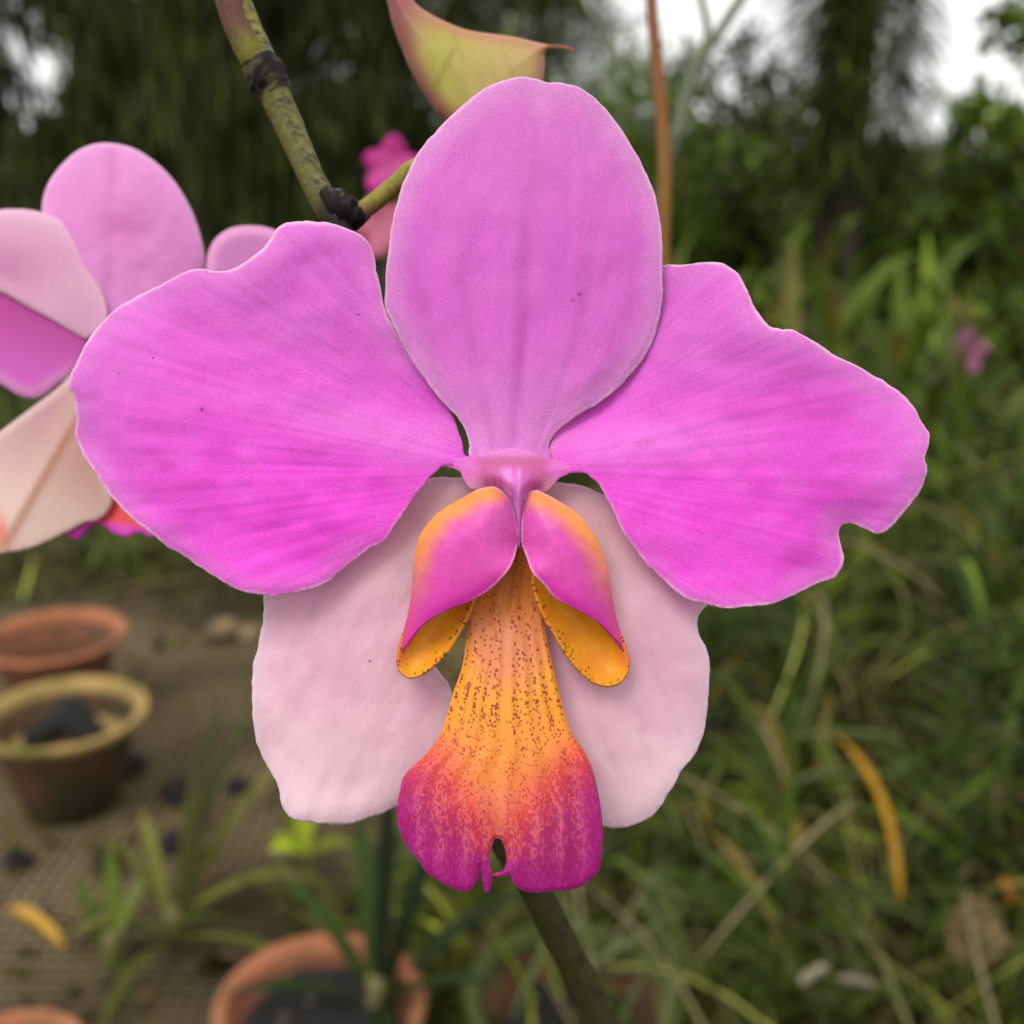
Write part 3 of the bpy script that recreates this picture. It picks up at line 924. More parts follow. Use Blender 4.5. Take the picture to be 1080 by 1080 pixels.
def bud_c(x, y, e):
    c = mixc(pig((186, 160, 74)), pig((192, 158, 96)), sstep(470, 570, x))
    c = mixc(c, pig((176, 168, 62)), 0.8 * np.exp(-((x - 468) / 22) ** 2 - ((y - 68) / 38) ** 2))
    c = mixc(c, pig((170, 96, 88)), sstep(70, 5, y + 0.55 * (x - 425)))
    c = mixc(c, pig((150, 78, 74)), 0.85 * sstep(24, 4, poly_dist(x, y, BUD[2:14])))
    c = mixc(c, pig((186, 108, 84)), 0.7 * sstep(16, 2, poly_dist(x, y, BUD[16:36])))
    v = vnoise((x - y * 0.4) / 9, (y + x) / 60, 221)
    c = c * (1 - 0.10 * sstep(0.55, 0.9, v))[:, None]
    d = poly_dist(x, y, [(477, 54), (472, 66), (462, 86), (456, 92)])
    c = mixc(c, pig((146, 128, 44)), 0.6 * sstep(6, 1, d))
    return mixc(c, pig((140, 76, 52)), sstep(574, 584, x) * 0.9)


V, E_, T = sheet_mesh(BUD, 2.2)
ca = np.clip(bud_c(V[:, 0], V[:, 1], E_) * [.80, .86, .92], .001, .95)
f1 = at(V[:, 0], V[:, 1], DB - (bud_face(1)(V[:, 0], V[:, 1], E_) + 1.2) * PX)
f2 = at(V[:, 0], V[:, 1], DB + (bud_face(1)(V[:, 0], V[:, 1], E_) + 1.2) * PX)
bud = empty('flower_bud', at(412, -20, DB), 'plump yellow and reddish flower bud with a hooked dry tip above the front bloom', 'bud')
build('bud_body', np.vstack([f1, f2]), np.vstack([T, T[:, ::-1] + len(V)]), M_LIP, bud, colors=np.vstack([ca, ca]))
tube('pedicel', [at(*p) for p in ((413, -22, DB), (404, -80, DB), (370, -130, .146), (290, -160, .144), (215, -130, .1405))], [s_(r, DB) for r in (9, 8, 8, 8, 8)], M_STEM, bud, cf=pig((170, 96, 88)))


# a magenta bloom further back
def small_bloom(px, py, d, size, tone, label, group=None, tilt=0.0):
    e = empty('orchid_flower', at(px, py, d), label, 'flower', group)
    n = 5
    for i in range(n):
        a0 = tilt + i * 2 * math.pi / n + 0.2
        L = size * (0.95 + 0.1 * (i % 2))
        pts = []; fc = []
        S, W = 8, 6
        for u in range(S + 1):
            t = u / S
            hw = L * 0.42 * math.sin(math.pi * min(1, (0.12 + 0.86 * t))) ** 0.7
            for k in range(W + 1):
                b = (k / W - 0.5) * 2
                rad = L * (0.06 + 0.94 * t); off = hw * b
                x = math.cos(a0) * rad - math.sin(a0) * off; y = math.sin(a0) * rad + math.cos(a0) * off
                z = -L * 0.25 * t * t + L * 0.08 * b * b + 0.04 * L * math.sin(5 * t + i)
                pts.append(np.array(e.location) + x * X + y * U - z * F * -1)
        for u in range(S):
            for k in range(W):
                q = u * (W + 1) + k
                fc.append((q, q + 1, q + W + 2, q + W + 1))
        t = np.repeat(np.linspace(0, 1, S + 1), W + 1)
        solid(build('petal', pts, fc, M_PETAL, e, colors=mixc(np.tile(pig(tone), (len(t), 1)), pig((228, 150, 200)), 0.3 * (1 - t))), 0.0006)
    tube('pedicel', [np.array(e.location) + F * 0.003, np.array(e.location) + F * 0.03 - U * .02, np.array(e.location) + F * 0.05 - U * .09], [.0015, .0014, .0015], M_STEM, e, cf=pig((120, 110, 60)))
    return e


small_bloom(413, 178, 0.42, 0.0115, (196, 40, 140), 'small deep magenta bloom out of focus beside the stem joint', 'far magenta blooms')
small_bloom(404, 240, 0.40, 0.011, (190, 100, 120), 'dull pink bloom out of focus just under the magenta one', 'far magenta blooms', 0.5)

# ================================================================== ground
M_SOIL = rough_mat('soil', (30, 25, 18), (50, 42, 30), 9, 0.95, 0.6, 0.01, cc=(44, 50, 24), cscale=1.6, ct=(0.48, 0.62), spec=0.1)


def disc_ground():
    rs = [0.0, .4, .8, 1.2, 1.6, 2.0, 2.6, 3.4, 4.5, 6, 9, 14, 25, 50, 120, 300, 700]
    V = [(0, 0, 0)]; Fc = []
    n = 64
    for r in rs[1:]:
        for k in range(n):
            a = 2 * math.pi * k / n
            V.append((r * math.cos(a), r * math.sin(a), 0))
    for k in range(n): Fc.append((0, 1 + k, 1 + (k + 1) % n))
    for i in range(len(rs) - 2):
        for k in range(n):
            a = 1 + i * n; Fc.append((a + k, a + n + k, a + n + (k + 1) % n, a + (k + 1) % n))
    return V, Fc


V, Fc = disc_ground()
tag(build('ground', V, Fc, M_SOIL), kind='structure')


def weave_mat():
    m, nt, out = new_mat('woven_ground_cloth')
    L = nt.links.new
    tc = N(nt, 'ShaderNodeTexCoord')
    wob = N(nt, 'ShaderNodeTexNoise', Scale=3.0, Detail=2.0)
    L(tc.outputs['Object'], wob.inputs['Vector'])
    add = N(nt, 'ShaderNodeVectorMath', operation='MULTIPLY_ADD')
    L(wob.outputs['Color'], add.inputs[0]); add.inputs[1].default_value = (0.02, 0.02, 0); L(tc.outputs['Object'], add.inputs[2])
    sp = N(nt, 'ShaderNodeSeparateXYZ'); L(add.outputs[0], sp.inputs[0])
    res = []
    for ax in ('X', 'Y'):
        mu = N(nt, 'ShaderNodeMath', operation='MULTIPLY'); L(sp.outputs[ax], mu.inputs[0]); mu.inputs[1].default_value = 1 / 0.0150
        fr = N(nt, 'ShaderNodeMath', operation='FRACT'); L(mu.outputs[0], fr.inputs[0])
        lt = N(nt, 'ShaderNodeMath', operation='LESS_THAN'); L(fr.outputs[0], lt.inputs[0]); lt.inputs[1].default_value = 0.34
        res.append(lt)
    mxm = N(nt, 'ShaderNodeMath', operation='MAXIMUM'); L(res[0].outputs[0], mxm.inputs[0]); L(res[1].outputs[0], mxm.inputs[1])
    dirt = N(nt, 'ShaderNodeTexNoise', Scale=5.0, Detail=5.0, Roughness=0.65)
    L(tc.outputs['Object'], dirt.inputs['Vector'])
    cr = N(nt, 'ShaderNodeValToRGB')
    cr.color_ramp.elements[0].position = 0.35; cr.color_ramp.elements[1].position = 0.7
    cr.color_ramp.elements[0].color = (*lin((24, 20, 15)), 1); cr.color_ramp.elements[1].color = (*lin((52, 43, 32)), 1)
    L(dirt.outputs['Fac'], cr.inputs['Fac'])
    wear = N(nt, 'ShaderNodeTexNoise', Scale=2.2, Detail=3.0)
    L(tc.outputs['Object'], wear.inputs['Vector'])
    mr = N(nt, 'ShaderNodeMapRange'); L(wear.outputs['Fac'], mr.inputs['Value'])
    mr.inputs['From Min'].default_value = 0.38; mr.inputs['From Max'].default_value = 0.6; mr.inputs['To Min'].default_value = 0.15; mr.inputs['To Max'].default_value = 0.9
    mf = N(nt, 'ShaderNodeMath', operation='MULTIPLY'); L(mxm.outputs[0], mf.inputs[0]); L(mr.outputs[0], mf.inputs[1])
    mx = N(nt, 'ShaderNodeMix', data_type='RGBA')
    L(mf.outputs[0], mx.inputs[0]); L(cr.outputs[0], mx.inputs[6]); mx.inputs[7].default_value = (*lin((114, 100, 74)), 1)
    pr = N(nt, 'ShaderNodeBsdfPrincipled', Roughness=0.9)
    pr.inputs['Specular IOR Level'].default_value = 0.1
    L(mx.outputs[2], pr.inputs['Base Color'])
    bp = N(nt, 'ShaderNodeBump', Strength=0.4, Distance=0.001); L(mxm.outputs[0], bp.inputs['Height']); L(bp.outputs[0], pr.inputs['Normal'])
    L(pr.outputs[0], out.inputs['Surface'])
    return m


gx = np.linspace(-1.9, 0.06, 50); gy = np.linspace(0.45, 2.35, 48)
GX, GY = np.meshgrid(gx, gy)
GZ = 0.005 + 0.012 * fbm(GX * 3, GY * 3, 301)
idx = np.arange(GX.size).reshape(GX.shape)
q = np.stack([idx[:-1, :-1], idx[:-1, 1:], idx[1:, 1:], idx[1:, :-1]], -1).reshape(-1, 4)
tag(build('ground_cloth', np.stack([GX, GY, GZ], -1).reshape(-1, 3), q, weave_mat()), kind='structure')


# ================================================================== leaf builders
def blades(base, az, el, L, W, droop, cols, seg=6, fold=0.25, curl=None):
    """long strap leaves: N leaves, each a folded strip of 3 x (seg+1) points"""
    n = len(base)
    t = np.linspace(0, 1, seg + 1)
    d = np.stack([np.cos(az) * np.cos(el), np.sin(az) * np.cos(el), np.sin(el)], 1)
    ctr = base[:, None, :] + d[:, None, :] * (L[:, None] * t[None, :])[:, :, None]
    ctr[:, :, 2] -= (droop * L)[:, None] * t[None, :] ** 2
    side = np.stack([-np.sin(az), np.cos(az), np.zeros(n)], 1)
    if curl is not None:
        ctr += side[:, None, :] * ((curl * L)[:, None] * t[None, :] ** 2)[:, :, None]
    wv = W[:, None] * (np.minimum(1, 0.55 + 1.6 * t) * np.minimum(1, (1.02 - t) * 2.6) ** 0.8)[None, :]
    up = np.array([0, 0, 1.0])
    l = ctr + side[:, None, :] * (wv / 2)[:, :, None] + up * (fold * wv)[:, :, None]
    r = ctr - side[:, None, :] * (wv / 2)[:, :, None] + up * (fold * wv)[:, :, None]
    V = np.stack([l, ctr, r], 2).reshape(-1, 3)
    k = 3 * (seg + 1)
    i = np.arange(n)[:, None, None] * k; s = np.arange(seg)[None, :, None] * 3; c = np.arange(2)[None, None, :]
    a = i + s + c
    Fq = np.stack([a, a + 1, a + 4, a + 3], -1).reshape(-1, 4)
    return V, Fq, np.repeat(cols, k, 0)


def leafcloud(P, L, W, cols, rg, hang=0.0, tilt=None):
    """small pointed leaves at P; hang = 1 makes them droop"""
    n = len(P)
    d = rg.normal(size=(n, 3)); d /= np.linalg.norm(d, axis=1)[:, None]
    d = d * (1 - hang) + np.array([0, 0, -1.0]) * hang
    if tilt is not None: d = d + np.asarray(tilt)
    d /= np.linalg.norm(d, axis=1)[:, None] + 1e-9
    o = rg.normal(size=(n, 3)); s = np.cross(d, o); s /= np.linalg.norm(s, axis=1)[:, None] + 1e-9
    L = np.broadcast_to(L, n)[:, None]; W = np.broadcast_to(W, n)[:, None]
    V = np.stack([P - d * L / 2, P + s * W / 2, P + d * L / 2, P - s * W / 2], 1).reshape(-1, 3)
    Fq = np.arange(n * 4).reshape(-1, 4)
    return V, Fq, np.repeat(cols, 4, 0)


def leafcols(n, a, b, rg, third=None, p3=0.0):
    t = rg.random(n)[:, None]
    c = (lin(a) * (1 - t) + lin(b) * t) * np.array([.62, .61, .26]) * np.exp(rg.normal(-.05, .5, n))[:, None]
    if third is not None:
        k = rg.random(n) < p3
        c[k] = lin(third) * rg.uniform(0.4, 0.75, k.sum())[:, None]
    return c


def join(parts):
    V = []; Fq = []; Cc = []; o = 0
    for v, f, c in parts:
        V.append(v); Fq.append(f + o); Cc.append(c); o += len(v)
    return np.vstack(V), np.vstack(Fq), np.vstack(Cc)


def ellipsoid(n, c, r, rg, shell=0.0):
    d = rg.normal(size=(n, 3)); d /= np.linalg.norm(d, axis=1)[:, None]
    u = rg.random(n) ** (1 / 3.0)
    u = u * (1 - shell) + shell
    return np.asarray(c) + d * u[:, None] * np.asarray(r)


# ================================================================== pots
M_TERRA = rough_mat('terracotta', (134, 82, 56), (160, 102, 72), 26, 0.9, 0.4, 0.002, cc=(96, 80, 56), cscale=9, ct=(0.46, 0.66))
M_MOSSPOT = rough_mat('mossy_terracotta', (140, 114, 66), (158, 132, 82), 22, 0.9, 0.4, 0.003, cc=(84, 84, 32), cscale=12, ct=(0.46, 0.6))
M_MOSSBODY = rough_mat('mossy_pot_wall', (82, 50, 32), (66, 48, 30), 16, 0.9, 0.4, 0.003, cc=(40, 40, 20), cscale=8, ct=(0.42, 0.6))
M_GREENPOT = rough_mat('moss_grown_rim', (56, 66, 28), (78, 86, 38), 26, 0.95, 0.6, 0.004, cc=(40, 40, 24), cscale=14, ct=(0.55, 0.7))
M_TERRABODY = rough_mat('dark_terracotta', (92, 54, 38), (112, 70, 48), 20, 0.9, 0.4, 0.002, cc=(58, 50, 34), cscale=8, ct=(0.46, 0.62))  # terracotta in a darker tone, for pot walls inside and out
M_CHAR = rough_mat('charcoal_soil', (13, 13, 13), (34, 32, 29), 60, 0.9, 0.8, 0.006, cc=(96, 88, 76), cscale=42, ct=(0.62, 0.7))


def lathe(profile, cx, cy, z0, n=48, wob=0.0, seed=0):
    m = len(profile)
    th = np.arange(n) * 2 * math.pi / n
    V = []
    for r, z in profile:
        rr = r * (1 + wob * (vnoise(th * 1.3, z * 30 + 0 * th, seed) - 0.5))
        V.append(np.stack([cx + rr * np.cos(th), cy + rr * np.sin(th), np.full(n, z0 + z)], 1))
    V = np.vstack(V)
    i, j = np.meshgrid(np.arange(m - 1), np.arange(n), indexing='ij'); j2 = (j + 1) % n
    return V, np.stack([i * n + j, i * n + j2, (i + 1) * n + j2, (i + 1) * n + j], -1).reshape(-1, 4)


def lump(name, p, r, mat, seed, parent=None, flat=0.7):
    n1, n2 = 10, 14
    V = []
    for i in range(n1 + 1):
        a = math.pi * i / n1
        for k in range(n2):
            b = 2 * math.pi * k / n2
            d = np.array([math.sin(a) * math.cos(b), math.sin(a) * math.sin(b), math.cos(a) * flat])
            f = 0.75 + 0.5 * float(vnoise(d[0] * 1.6 + 5 + seed, d[1] * 1.6 + d[2] * 1.3 + 5, seed))
            V.append(np.asarray(p) + d * r * f)
    i, j = np.meshgrid(np.arange(n1), np.arange(n2), indexing='ij'); j2 = (j + 1) % n2
    Fq = np.stack([i * n2 + j, (i + 1) * n2 + j, (i + 1) * n2 + j2, i * n2 + j2], -1).reshape(-1, 4)
    return build(name, V, Fq, mat, parent, None if parent else (p[0], p[1], p[2] - r * flat))


def pot(px, py, zr, r, h, label, m_rim, m_body, soil=None, soil_mat=None, group='flower pots on the ground'):
    c = on_z(px, py, zr)
    z0 = zr - h
    e = empty('flower_pot', (c[0], c[1], z0), label, 'flower pot', group)
    th = 0.05 * r + 0.004
    body = [(0.0, 0.0), (0.50 * r, 0.0), (0.54 * r, 0.006), (0.66 * r, h * .35), (0.77 * r, h * .7), (0.85 * r, h - 0.016), (0.85 * r - th, h - 0.016), (0.68 * r - th, h * .5), (0.50 * r - th, 0.02), (0.0, 0.018)]
    V, q = lathe(body, c[0], c[1], z0, wob=0.015, seed=int(px))
    build('pot_body', V, q, m_body, e)
    rim = [(0.855 * r, h - 0.020), (0.93 * r, h - 0.015), (0.975 * r, h - 0.008), (r, h - 0.003), (0.99 * r, h), (0.93 * r, h + 0.0004), (0.87 * r, h - 0.004), (0.84 * r, h - 0.012), (0.81 * r, h - 0.024), (0.855 * r, h - 0.020)]
    V, q = lathe(rim, c[0], c[1], z0, wob=0.02, seed=int(py))
    build('rim', V, q, m_rim, e)
    if soil is not None:
        n = 22
        rr = (0.58 + 0.24 * soil / h) * r - th * 0.4
        V = [(c[0], c[1], z0 + soil + 0.006)]; Fc = []
        for i in range(1, 7):
            for k in range(n):
                a = 2 * math.pi * k / n
                x = rr * i / 6 * math.cos(a); y = rr * i / 6 * math.sin(a)
                V.append((c[0] + x, c[1] + y, z0 + soil + 0.018 * (float(fbm(np.array(x * 60), np.array(y * 60), 401)) - 0.5)))
        for k in range(n): Fc.append((0, 1 + k, 1 + (k + 1) % n))
        for i in range(5):
            for k in range(n):
                a = 1 + i * n; Fc.append((a + k, a + n + k, a + n + (k + 1) % n, a + (k + 1) % n))
        build('soil', V, Fc, soil_mat or M_CHAR, e)
    return e, c


pot(56, 669, 0.142, 0.103, 0.138, 'empty terracotta pot with a clean orange rim, farthest back at the left edge', M_TERRA, M_TERRABODY)
p2, c2 = pot(66, 750, 0.142, 0.103, 0.138, 'mossy yellowed pot with dark charcoal inside, in front of the clean orange pot', M_MOSSPOT, M_MOSSBODY, 0.098, M_MOSSPOT)
for i, (dx, dy, r) in enumerate(((0.004, 0.012, .034), (-.026, -.012, .022), (.03, -.012, .022))):
    tag(lump('charcoal_lump', (c2[0] + dx, c2[1] + dy, 0.104 + r * .55), r, M_CHAR, 410 + i),
        ['largest charcoal lump heaped in the mossy pot', 'small charcoal lump at the left in the mossy pot', 'middling charcoal lump at the right in the mossy pot'][i], 'charcoal', 'charcoal in the mossy pot')
p3, c3 = pot(338, 1056, 0.125, 0.088, 0.120, 'terracotta pot with black potting mix and leaves, at the bottom edge under the pale sepal', M_TERRA, M_TERRABODY, 0.100)
p4, c4 = pot(604, 1044, 0.105, 0.094, 0.100, 'low pot with a moss green rim, at the bottom under the spotted lip', M_GREENPOT, M_MOSSBODY, 0.06)
pot(10, 1118, 0.06, 0.062, 0.055, 'small terracotta pot cut off by the bottom left corner', M_TERRA, M_TERRA, 0.03)
# bits lying on the cloth
for i, (px, py, r, lab) in enumerate(((20, 908, .018, 'dark charcoal lump on the cloth near the left edge'), (108, 912, .016, 'dark charcoal lump right of the one near the left edge'),
                                      (190, 836, .022, 'dark lump on the cloth right of the mossy pot'), (180, 890, .021, 'dark lump on the cloth just behind the arching leaves'),
                                      (250, 828, .016, 'dark lump under the curled pale leaf'), (140, 806, .02, 'low dark lump at the foot of the mossy pot'))):
    tag(lump('charcoal_lump', on_z(px, py, 0.012 + r * .4), r, M_CHAR, 420 + i), lab, 'charcoal', 'dark lumps scattered on the cloth')
M_STONE = rough_mat('pale_stone', (104, 86, 62), (140, 120, 92), 40, 0.9, 0.4, 0.003)
tag(lump('stone', on_z(236, 664, 0.03), 0.028, M_STONE, 431), 'pale tan stone beyond the cloth, left of the pale sepal', 'stone', 'pale stones')
tag(lump('stone', on_z(262, 668, 0.02), 0.022, M_STONE, 433), 'smaller brownish stone right of the pale tan stone', 'stone', 'pale stones')


# ================================================================== plants by the pots
def gp0(px, D):
    return np.array([(px - 540) / 540 * HALF * D * math.cos(R(PITCH)), D, 0.0])


def strap_plant(name, base, specs, label, cat, ca, cb, group=None, seed=0, third=None, p3=0.0):
    """specs: azimuth deg, elevation deg, length, width, droop"""
    rg = np.random.default_rng(seed)
    e = empty(name, base, label, cat, group)
    a = np.array(specs, float)
    B = np.tile(np.asarray(base, float), (len(a), 1)) + rg.normal(0, 0.006, (len(a), 3)) * [1, 1, 0]
    V, q, c = blades(B, np.radians(a[:, 0]), np.radians(a[:, 1]), a[:, 2], a[:, 3], a[:, 4], leafcols(len(a), ca, cb, rg, third, p3), seg=10)
    build('leaves', V, q, M_LEAF, e, colors=c)
    tube('crown_base', [np.array(base) + [0, 0, -0.01], np.array(base) + [0, 0, 0.03]], [.012, .008], M_STEM, e, cf=lin((96, 90, 56)), sub=3)
    return e


b = on_z(185, 985, 0.02)
strap_plant('strap_leaf_plant', b, [(60, 62, .34, .016, .25), (50, 55, .36, .014, .45), (72, 70, .30, .017, .2), (95, 55, .22, .014, .3), (120, 60, .2, .014, .4), (30, 30, .22, .014, .4), (200, 40, .16, .012, .5), (340, 25, .2, .014, .4), (260, 35, .18, .013, .5), (10, 45, .26, .013, .6), (150, 50, .14, .012, .2)],
            'strap leaved plant with long pale arching leaves, left of the terracotta pot', 'plant', (98, 106, 56), (136, 136, 84), seed=501)
b = on_z(120, 1010, 0.02)
strap_plant('strap_leaf_plant', b, [(100, 70, .13, .016, .1), (130, 55, .12, .014, .3), (60, 60, .12, .014, .3), (300, 30, .12, .014, .3), (0, 35, .15, .012, .3)],
            'short strap leaved plant rooted in the cloth near the bottom left corner', 'plant', (86, 104, 44), (112, 128, 60), seed=502)
b = np.array([c3[0], c3[1], 0.104])
strap_plant('potted_orchid', b + [0.045, 0.02, 0], [(80, 74, .24, .016, .08), (104, 68, .20, .015, .15), (60, 62, .28, .015, .2), (20, 50, .2, .018, .4), (150, 55, .17, .016, .3), (190, 35, .14, .015, .4), (280, 40, .16, .018, .4), (330, 45, .18, .018, .3), (38, 66, .32, .015, .15)],
            'dark green strap leaved orchid growing in the terracotta pot', 'orchid plant', (30, 48, 30), (52, 68, 38), seed=503, third=(150, 168, 60), p3=0.1)
b = on_z(322, 925, 0.03)
e = empty('seedling', b, 'seedling with rounded lime green leaves behind the terracotta pot', 'plant')
sp = np.array([(150, 20, .05, .026, .2), (20, 10, .06, .026, .2), (110, 55, .075, .024, .1), (80, 70, .12, .022, .3), (200, 35, .045, .022, .3)], float)
V, q, c = blades(np.tile(b + [0, 0, .03], (5, 1)), np.radians(sp[:, 0]), np.radians(sp[:, 1]), sp[:, 2], sp[:, 3], sp[:, 4], leafcols(5, (140, 160, 52), (160, 176, 72), np.random.default_rng(5)), seg=8)
build('leaves', V, q, M_LEAF, e, colors=c)
tube('stem', [b + [0, 0, -.01], b + [0.004, 0, .035]], [.004, .003], M_STEM, e, cf=lin((110, 120, 60)), sub=3)


def single_leaf(name, p0, p1, W, col, label, cat='leaf', sag=0.0, fold=0.2, group=None, seg=10, side=(0, 0, 0)):
    p0 = np.asarray(p0, float); p1 = np.asarray(p1, float)
    t = np.linspace(0, 1, seg + 1)[:, None]
    ctr = p0 + (p1 - p0) * t + np.array([0, 0, 1.0]) * sag * 4 * t * (1 - t) + np.asarray(side) * 4 * t * (1 - t)
    d = p1 - p0; s = np.cross(d, F); s /= np.linalg.norm(s) + 1e-9
    wv = W * np.minimum(1, .5 + 3 * t) * np.minimum(1, (1.03 - t) * 3.5)
    nrm = np.cross(s, d); nrm /= np.linalg.norm(nrm) + 1e-9
    V = np.stack([ctr + s * wv / 2 + nrm * fold * wv, ctr, ctr - s * wv / 2 + nrm * fold * wv], 1).reshape(-1, 3)
    Fq = np.array([(3 * i + k, 3 * i + k + 1, 3 * i + k + 4, 3 * i + k + 3) for i in range(seg) for k in range(2)])
    c = np.clip(lin(col) * (0.8 + 0.4 * vnoise(np.repeat(t[:, 0], 3) * 7, np.tile([0., 1, 2], seg + 1), 77))[:, None], 0, 1)
    return tag(solid(build(name, V, Fq, M_LEAF, loc=tuple(p0), colors=c), 0.0006), label, cat, group)


single_leaf('fallen_leaf', on_z(66, 1000, 0.02), on_z(8, 958, 0.03), 0.016, (190, 146, 60), 'yellow fallen leaf lying on the cloth in the bottom left corner', sag=0.01)
single_leaf('dry_leaf', at(950, 952, 1.02), at(878, 772, 1.16), 0.0095, (170, 126, 28), 'long yellow dying leaf hanging in the green tangle at the right', sag=0.02, side=X * 0.014)
single_leaf('dry_leaf', at(844, 1037, .86), at(876, 1018, .87), 0.010, (140, 134, 112), 'pale papery leaf scrap at the bottom right, left one of two', group='papery scraps')
single_leaf('dry_leaf', at(884, 1032, .87), at(926, 1040, .88), 0.009, (128, 122, 102), 'pale papery leaf scrap at the bottom right, right one of two', group='papery scraps')
single_leaf('dry_leaf', at(1058, 925, 1.0), at(1070, 952, 1.0), 0.007, (170, 110, 40), 'small orange withered leaf at the right edge above the fluffy clump')
single_leaf('dry_leaf', at(800, 716, 1.5), at(812, 724, 1.5), 0.02, (190, 120, 40), 'tiny orange leaf scrap in the tangle right of the pale sepal')
rgs = np.random.default_rng(441)
Ps = ellipsoid(900, at(1030, 985, .92), (.022, .022, .030), rgs, 0.2)
V, q, c = leafcloud(Ps, .012, .0025, lin((150, 132, 88)) * rgs.uniform(.5, 1.1, (900, 1)), rgs)
tag(build('seed_head', V, q, M_LEAF, None, tuple(at(1030, 985, .92)), c), 'fluffy beige seed head in the tangle at the bottom right', 'seed head')

# ================================================================== orchid bed at the right
def orchid_proto(seed, H, nl, L, W, cols, roots=2, lean=0.15):
    """upright orchid: a leaning cane with two ranks of narrow arching leaves and pale hanging roots"""
    rg = np.random.default_rng(seed)
    e = empty('orchid_plant', (0, 0, 0), 'narrow leaved orchid plant in the green tangle right of the bloom', 'orchid plant', 'orchid plants in the bed')
    a = rg.uniform(0, 6.28)
    top = np.array([math.cos(a) * lean, math.sin(a) * lean, 1]) * H
    t = np.linspace(0.12, 1, nl)
    B = t[:, None] * top[None, :] + np.stack([0 * t, 0 * t, 0 * t], 1)
    az0 = rg.uniform(0, 6.28)
    az = az0 + np.arange(nl) % 2 * math.pi + rg.normal(0, 0.25, nl)
    el = np.radians(rg.uniform(25, 60, nl)); el[-3:] = np.radians([65, 72, 80])
    V, q, c = blades(B, az, el, rg.uniform(.7, 1.15, nl) * L, rg.uniform(.8, 1.2, nl) * W, rg.uniform(.15, .55, nl), leafcols(nl, *cols, rg, (150, 130, 60), 0.06), seg=6, fold=0.3, curl=rg.normal(0, .12, nl))
    build('leaves', V, q, M_LEAF, e, colors=c)
    tube('cane', [(0, 0, -.02), top * .35, top * .7, top], [.005, .0045, .004, .003], M_STEM, e, cf=lin((52, 58, 26)), seg=8, sub=3)
    for k in range(roots):
        b = top * rg.uniform(.3, .8); az_ = rg.uniform(0, 6.28); r = rg.uniform(.05, .14)
        o = np.array([math.cos(az_), math.sin(az_), 0]) * r
        tube('aerial_root', [b, b + o * .6 + [0, 0, .02], b + o + [0, 0, -.3 * b[2]], [b[0] + o[0] * 1.1, b[1] + o[1] * .9, 0.0]], [.0014, .0015, .0015, .0013], M_STEM, e, cf=lin((96, 104, 70)), seg=6, sub=4)
    return e


def copy_thing(src, loc, rz, s=1.0):
    c = src.copy(); COL.objects.link(c); c.location = loc; c.rotation_euler = (0, 0, rz); c.scale = (s, s, s)
    for ch in src.children:
        d = ch.copy(); COL.objects.link(d); d.parent = c
    return c


G1 = ((60, 80, 34), (92, 112, 48)); G2 = ((48, 68, 30), (80, 100, 44)); G3 = ((84, 100, 42), (116, 132, 60))
protos = [orchid_proto(601, .34, 30, .19, .0115, G1, 3, .3), orchid_proto(602, .42, 34, .17, .0105, G2, 2, .4), orchid_proto(603, .28, 26, .20, .013, G3, 3, .5), orchid_proto(604, .50, 38, .20, .0115, G1, 2, .3),
          orchid_proto(605, .40, 18, .30, .026, G3, 2, .4), orchid_proto(606, .52, 16, .45, .038, G1, 1, .3)]
rg = np.random.default_rng(77)
spots = []
tries = 0
while len(spots) < 150 and tries < 6000:
    tries += 1
    y = 0.82 + 3.4 * rg.random() ** 1.3
    x = rg.uniform(-0.12, 0.62 * y + 0.15)
    if x < 0.06 + 0.05 * y and y < 2.4 and not (y < 1.1 and x > -0.02): continue
    if math.hypot(x - c3[0], y - c3[1]) < .13 or math.hypot(x - c4[0], y - c4[1]) < .12: continue
    if any((x - a) ** 2 + (y - b_) ** 2 < (0.085 + .02 * y) ** 2 for a, b_ in spots): continue
    spots.append((x, y))
spots.sort(key=lambda s: s[1])
used = set()
for i, (x, y) in enumerate(spots):
    right = x > 0.30 * y
    if y > 1.5 and right: k = rg.choice([3, 4, 5, 5])
    elif y > 2.2: k = rg.choice([3, 4, 5])
    else: k = rg.choice([0, 1, 2, 0, 1, 3 if right else 0])
    k = int(k)
    s = rg.uniform(.85, 1.15)
    if y < 1.15: s *= .8
    if y > 1.5: s *= .62 if x < .24 * y else .8
    if k not in used:
        used.add(k); protos[k].location = (x, y, 0.0); protos[k].rotation_euler = (0, 0, rg.uniform(0, 6.28)); protos[k].scale = (s, s, s)
    else:
        copy_thing(protos[k], (x, y, 0.0), rg.uniform(0, 6.28), s)
for k in range(6):
    if k not in used: protos[k].location = (0.5 + .1 * k, 1.6, 0)

